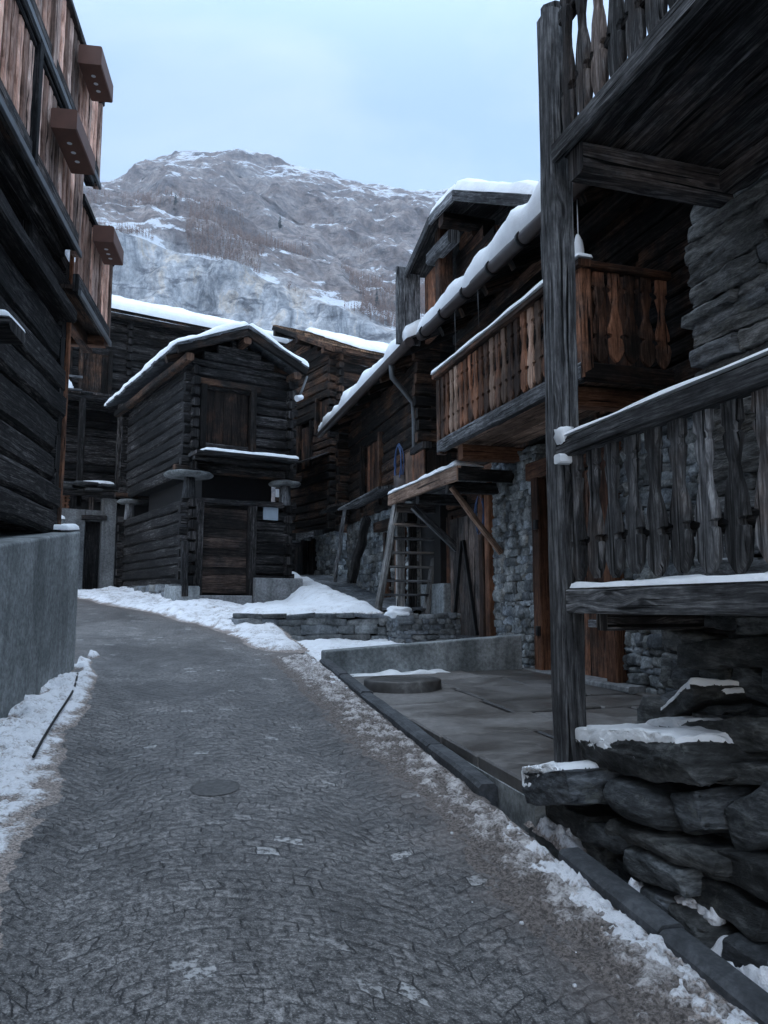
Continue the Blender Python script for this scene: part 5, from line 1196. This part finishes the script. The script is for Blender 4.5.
# far verge in front of granary and along the bend (world coordinates: x measured from the road edge)
EF = Frame(0, 0, 0)
def th_edge(x, y):
    d = x-lerp_tab(RE, y); side = sm(-.55+.25*nz((y*.7, 1, 1)), -.05, d); f = fbm((x*2.6, y*2.6, 1), 1, 43, 4); g = fbm((x*12, y*12, 1), 1, 49, 3)
    lim = sm(10.0, 10.6, y)
    out = sm(2.6, 1.2, d)
    v_, u_, _ = RF.inv(V((x, y, 0))); out *= 1-sm(-.12, .12, v_)*sm(13.7, 13.4, u_)
    gx_, gy_, _ = GF.inv(V((x, y, 0)))
    return lim*side*out*(.09+.07*f+.02*g)+.10*lim*side*out*sm(-2.4, -.3, gy_)*sm(2.8, 1.6, gx_)*sm(-1, .2, gx_) -.015
strip('snow_bank', SLUSH2, EF, -9.5, .9, 9.9, 20.0, .045, lambda x, y: zr(y)+.012, th_edge)
# yard between the concrete wall and the terrace wall
def th_yard(v, u):
    f = fbm((v*2.4, u*2.4, 1), 1, 53, 4); g = fbm((v*11, u*11, 1), 1, 59, 3); return (.08+.07*f+.02*g)*sm(-.3, .15, v)*sm(9.95, 10.25, u)-.03
strip('snow_bank', SNOWG, RF, -.45, 1.9, 9.99, 13.2, .045, lambda v, u: min(gR(v, u), .84+.03*(u-10))+.012, th_yard)
# raised terrace with its dry stone retaining wall
tw = thing('terrace_wall', RF(.6, 13.2, 1.0), 'low wall of flat grey stones holding up the snowy terrace beside the ladder', 'stone wall')
mb = MB(RF); rubble(mb, (-.62, 13.55, 0), (2.5, -.45, 0), (-.18, -1, 0), 2.55, .92, 1.42, .09, .17, .25, .62, .32, k=.2, amp=.10, nn=4); rubble(mb, (-.62, 13.5, 0), (-.05, 1, 0), (-1, -.05, 0), .9, 1.1, 1.36, .09, .15, .2, .5, .3, k=.2, amp=.1); mb.build('wall', TERR, tw)
mb = MB(RF); i0 = mb.add([(-.5, 13.68, .8), (1.9, 13.25, .8), (1.9, 14.4, .8), (-.5, 14.4, .8), (-.5, 13.68, 1.36), (1.9, 13.25, 1.38), (1.9, 14.4, 1.4), (-.5, 14.4, 1.38)])
for q in ((0, 1, 5, 4), (1, 2, 6, 5), (2, 3, 7, 6), (3, 0, 4, 7), (4, 5, 6, 7)): mb.face([i0+k for k in q])
mb.build('wall_core', MORT, tw)
def terr_z(v, u):
    k = sm(.72, 1.30, v)
    return 1.36+(.035+.072*k)*(u-13.2)+.05*v
def th_terr(v, u):
    f = fbm((v*1.6, u*1.6, 1), 1, 63, 4); g = fbm((v*9, u*9, 1), 1, 69, 3)
    fr = 13.55-.18*(v+.62)
    front = sm(fr-.04+.05*nz((v*5, 0, 1)), fr+.25, u); left = sm(-.75+.12*nz((u*2, 0, 2)), -.35, v-.08*(u-13.2))
    right = 1-sm(1.62+.12*nz((u*1.5, 4, 2)), 1.95+.12*nz((u*1.5, 4, 2)), v+.05*(15-u)*0)
    w3 = RF(v, u, 0); gx_, gy_, _ = GF.inv(w3); keep = 1-sm(3.0, 2.75, gx_)*sm(-.45, -.2, gy_)
    left *= keep
    return (.11+.05*f+.018*g)*front*left*right-(1-front*left*right)*.04-(1-keep)*.5
strip('snow_terrace', SNOWG, RF, -.75, 2.3, 13.0, 22.5, .05, terr_z, th_terr)
mb = MB(RF); mb.grid(40, 90, lambda s, t: (-.45+.85*t+s*(3.5-.85*t), 13.75+8.7*t, terr_z(-.45+.85*t+s*(3.5-.85*t), 13.75+8.7*t)-.04+.05*fbm((s*9, t*22, 3), 1, 2, 3))); tag(mb.build('terrace_ground', BOULD), kind='structure')
mb = MB(RF); snow_slab(mb, (.12, 9.55, pz(.1, 9.6)+.0), (1.5, 0, .015), (0, .22, 0), .05, 30, 8, .08, .06, None, .05, lambda s, t: max(0, nz((s*6, t, 5))+.25)*2); tag(mb.build('snow_patch', SNOW), kind='stuff')
# clods on kerb and road edge
def clods(n, fn, name, mat):
    mb = MB(RF)
    for _ in range(n):
        v, u, s_ = fn(); mb.rock((v, u, gR(v, u)+.012+s_*.2), (s_, s_*rr(.7, 1.3), s_*rr(.5, .9)), n=2, k=.7, amp=.25)
    tag(mb.build(name, mat), kind='stuff')
clods(110, lambda: (-abs(random.gauss(.16, .13)), rr(1.5, 9.5), rr(.006, .017)), 'snow_crumbs', SLUSH2)
# black rod lying in the left verge
mb = MB(LF); pts = []
for i in range(14):
    t = i/13; y_ = -.70-3.1*t; x_ = .19+.46*t+.03*math.sin(t*5); pts.append((x_, y_, zr(LF(x_, y_, 0).y)+.082-.008*math.sin(t*9)))
mb.tube(pts, .010, 6); tag(mb.build('rod', IRON), 'thin black rod lying in the snow along the concrete base of the chalet', 'rod')
# round iron cover in the street
cvr = thing('manhole_cover', V((-1.04, 4.91, zr(4.91)+.016)), 'dull round iron cover set flush in the stone setts of the street', 'manhole cover')
mb = MB(WF); n = 32; c0 = mb.add([(-1.04, 4.91, zr(4.91)+.020)]); i1 = mb.add([(-1.04+.13*math.cos(i*6.283/n), 4.91+.13*math.sin(i*6.283/n), zr(4.91+.13*math.sin(i*6.283/n))+.020) for i in range(n)]); i2 = mb.add([(-1.04+.15*math.cos(i*6.283/n), 4.91+.15*math.sin(i*6.283/n), zr(4.91+.15*math.sin(i*6.283/n))+.016) for i in range(n)])
for i in range(n): j = (i+1) % n; mb.face((c0, i1+i, i1+j)); mb.face((i1+i, i2+i, i2+j, i1+j))
mb.build('lid', STEEL, cvr)

mb = MB(WF); i0 = mb.add([(x, y, z) for z in (-120, 1500) for x, y in ((-3300, -3300), (3300, -3300), (3300, 3300), (-3300, 3300))])
for q in ((0, 1, 5, 4), (1, 2, 6, 5), (2, 3, 7, 6), (3, 0, 4, 7), (4, 5, 6, 7), (3, 2, 1, 0)): mb.face([i0+k for k in q])
hm = bpy.data.materials.new('haze'); hm.use_nodes = True; ht = hm.node_tree; ht.nodes.remove(ht.nodes['Principled BSDF'])
pv = N(ht, 'ShaderNodeVolumePrincipled'); pv.inputs['Color'].default_value = (.76, .86, 1, 1); pv.inputs['Density'].default_value = .00016; pv.inputs['Anisotropy'].default_value = .2
ht.links.new(pv.outputs[0], ht.nodes['Material Output'].inputs['Volume']); tag(mb.build('haze', hm), kind='stuff')

# ================================================================== CAMERA, SKY, LIGHT
cam = bpy.data.cameras.new('camera'); co = bpy.data.objects.new('camera', cam); COL.objects.link(co)
co.location = (0, 0, 1.6); co.rotation_euler = (math.radians(90+6.8), 0, 0); cam.sensor_width = 36; cam.sensor_fit = 'AUTO'; cam.lens = 770/1024*36; cam.clip_end = 9000; cam.clip_start = .05
scene.camera = co
w = bpy.data.worlds.new('World'); scene.world = w; w.use_nodes = True; nt = w.node_tree; bg = nt.nodes['Background']
SUN_E, SUN_R = 16.0, 200.0
sky = N(nt, 'ShaderNodeTexSky', sky_type='NISHITA'); sky.sun_disc = False; sky.sun_elevation = math.radians(SUN_E); sky.sun_rotation = math.radians(SUN_R); sky.altitude = 1600; sky.air_density = 1.0; sky.dust_density = 1.0; sky.ozone_density = 3.0
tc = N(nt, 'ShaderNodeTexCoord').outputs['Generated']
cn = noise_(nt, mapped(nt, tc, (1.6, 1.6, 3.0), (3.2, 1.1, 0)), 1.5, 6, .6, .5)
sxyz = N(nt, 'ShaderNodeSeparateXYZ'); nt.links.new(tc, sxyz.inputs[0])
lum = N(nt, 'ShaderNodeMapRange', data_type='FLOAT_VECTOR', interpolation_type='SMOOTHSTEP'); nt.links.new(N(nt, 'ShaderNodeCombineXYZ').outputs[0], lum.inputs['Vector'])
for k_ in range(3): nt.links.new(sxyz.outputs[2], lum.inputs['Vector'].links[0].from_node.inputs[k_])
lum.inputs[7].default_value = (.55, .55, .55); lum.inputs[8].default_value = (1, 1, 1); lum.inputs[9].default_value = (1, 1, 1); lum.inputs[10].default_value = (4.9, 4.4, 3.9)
lum = lum.outputs['Vector']     # overcast cloud, brightened overhead out of view to lift the ground light
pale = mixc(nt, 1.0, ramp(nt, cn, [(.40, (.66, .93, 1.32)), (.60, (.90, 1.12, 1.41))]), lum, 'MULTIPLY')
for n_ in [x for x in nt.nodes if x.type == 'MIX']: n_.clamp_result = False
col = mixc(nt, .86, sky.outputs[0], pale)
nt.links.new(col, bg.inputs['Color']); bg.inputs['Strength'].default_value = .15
sl_ = bpy.data.lights.new('sun', 'SUN'); so = bpy.data.objects.new('sun', sl_); COL.objects.link(so); sl_.energy = .12; sl_.angle = math.radians(40); sl_.color = (1, .95, .9)
a = math.radians(SUN_R); d = V((math.sin(a)*math.cos(math.radians(SUN_E)), math.cos(a)*math.cos(math.radians(SUN_E)), math.sin(math.radians(SUN_E)))); so.rotation_euler = d.to_track_quat('Z', 'Y').to_euler()
scene.view_settings.view_transform = 'Standard'; scene.view_settings.look = 'None'; scene.view_settings.gamma = 1; scene.view_settings.use_curve_mapping = False; scene.view_settings.exposure = 2.42
scene.render.engine = 'CYCLES'; scene.cycles.use_denoising = True; scene.cycles.max_bounces = 6; scene.cycles.diffuse_bounces = 4; scene.cycles.use_adaptive_sampling = True
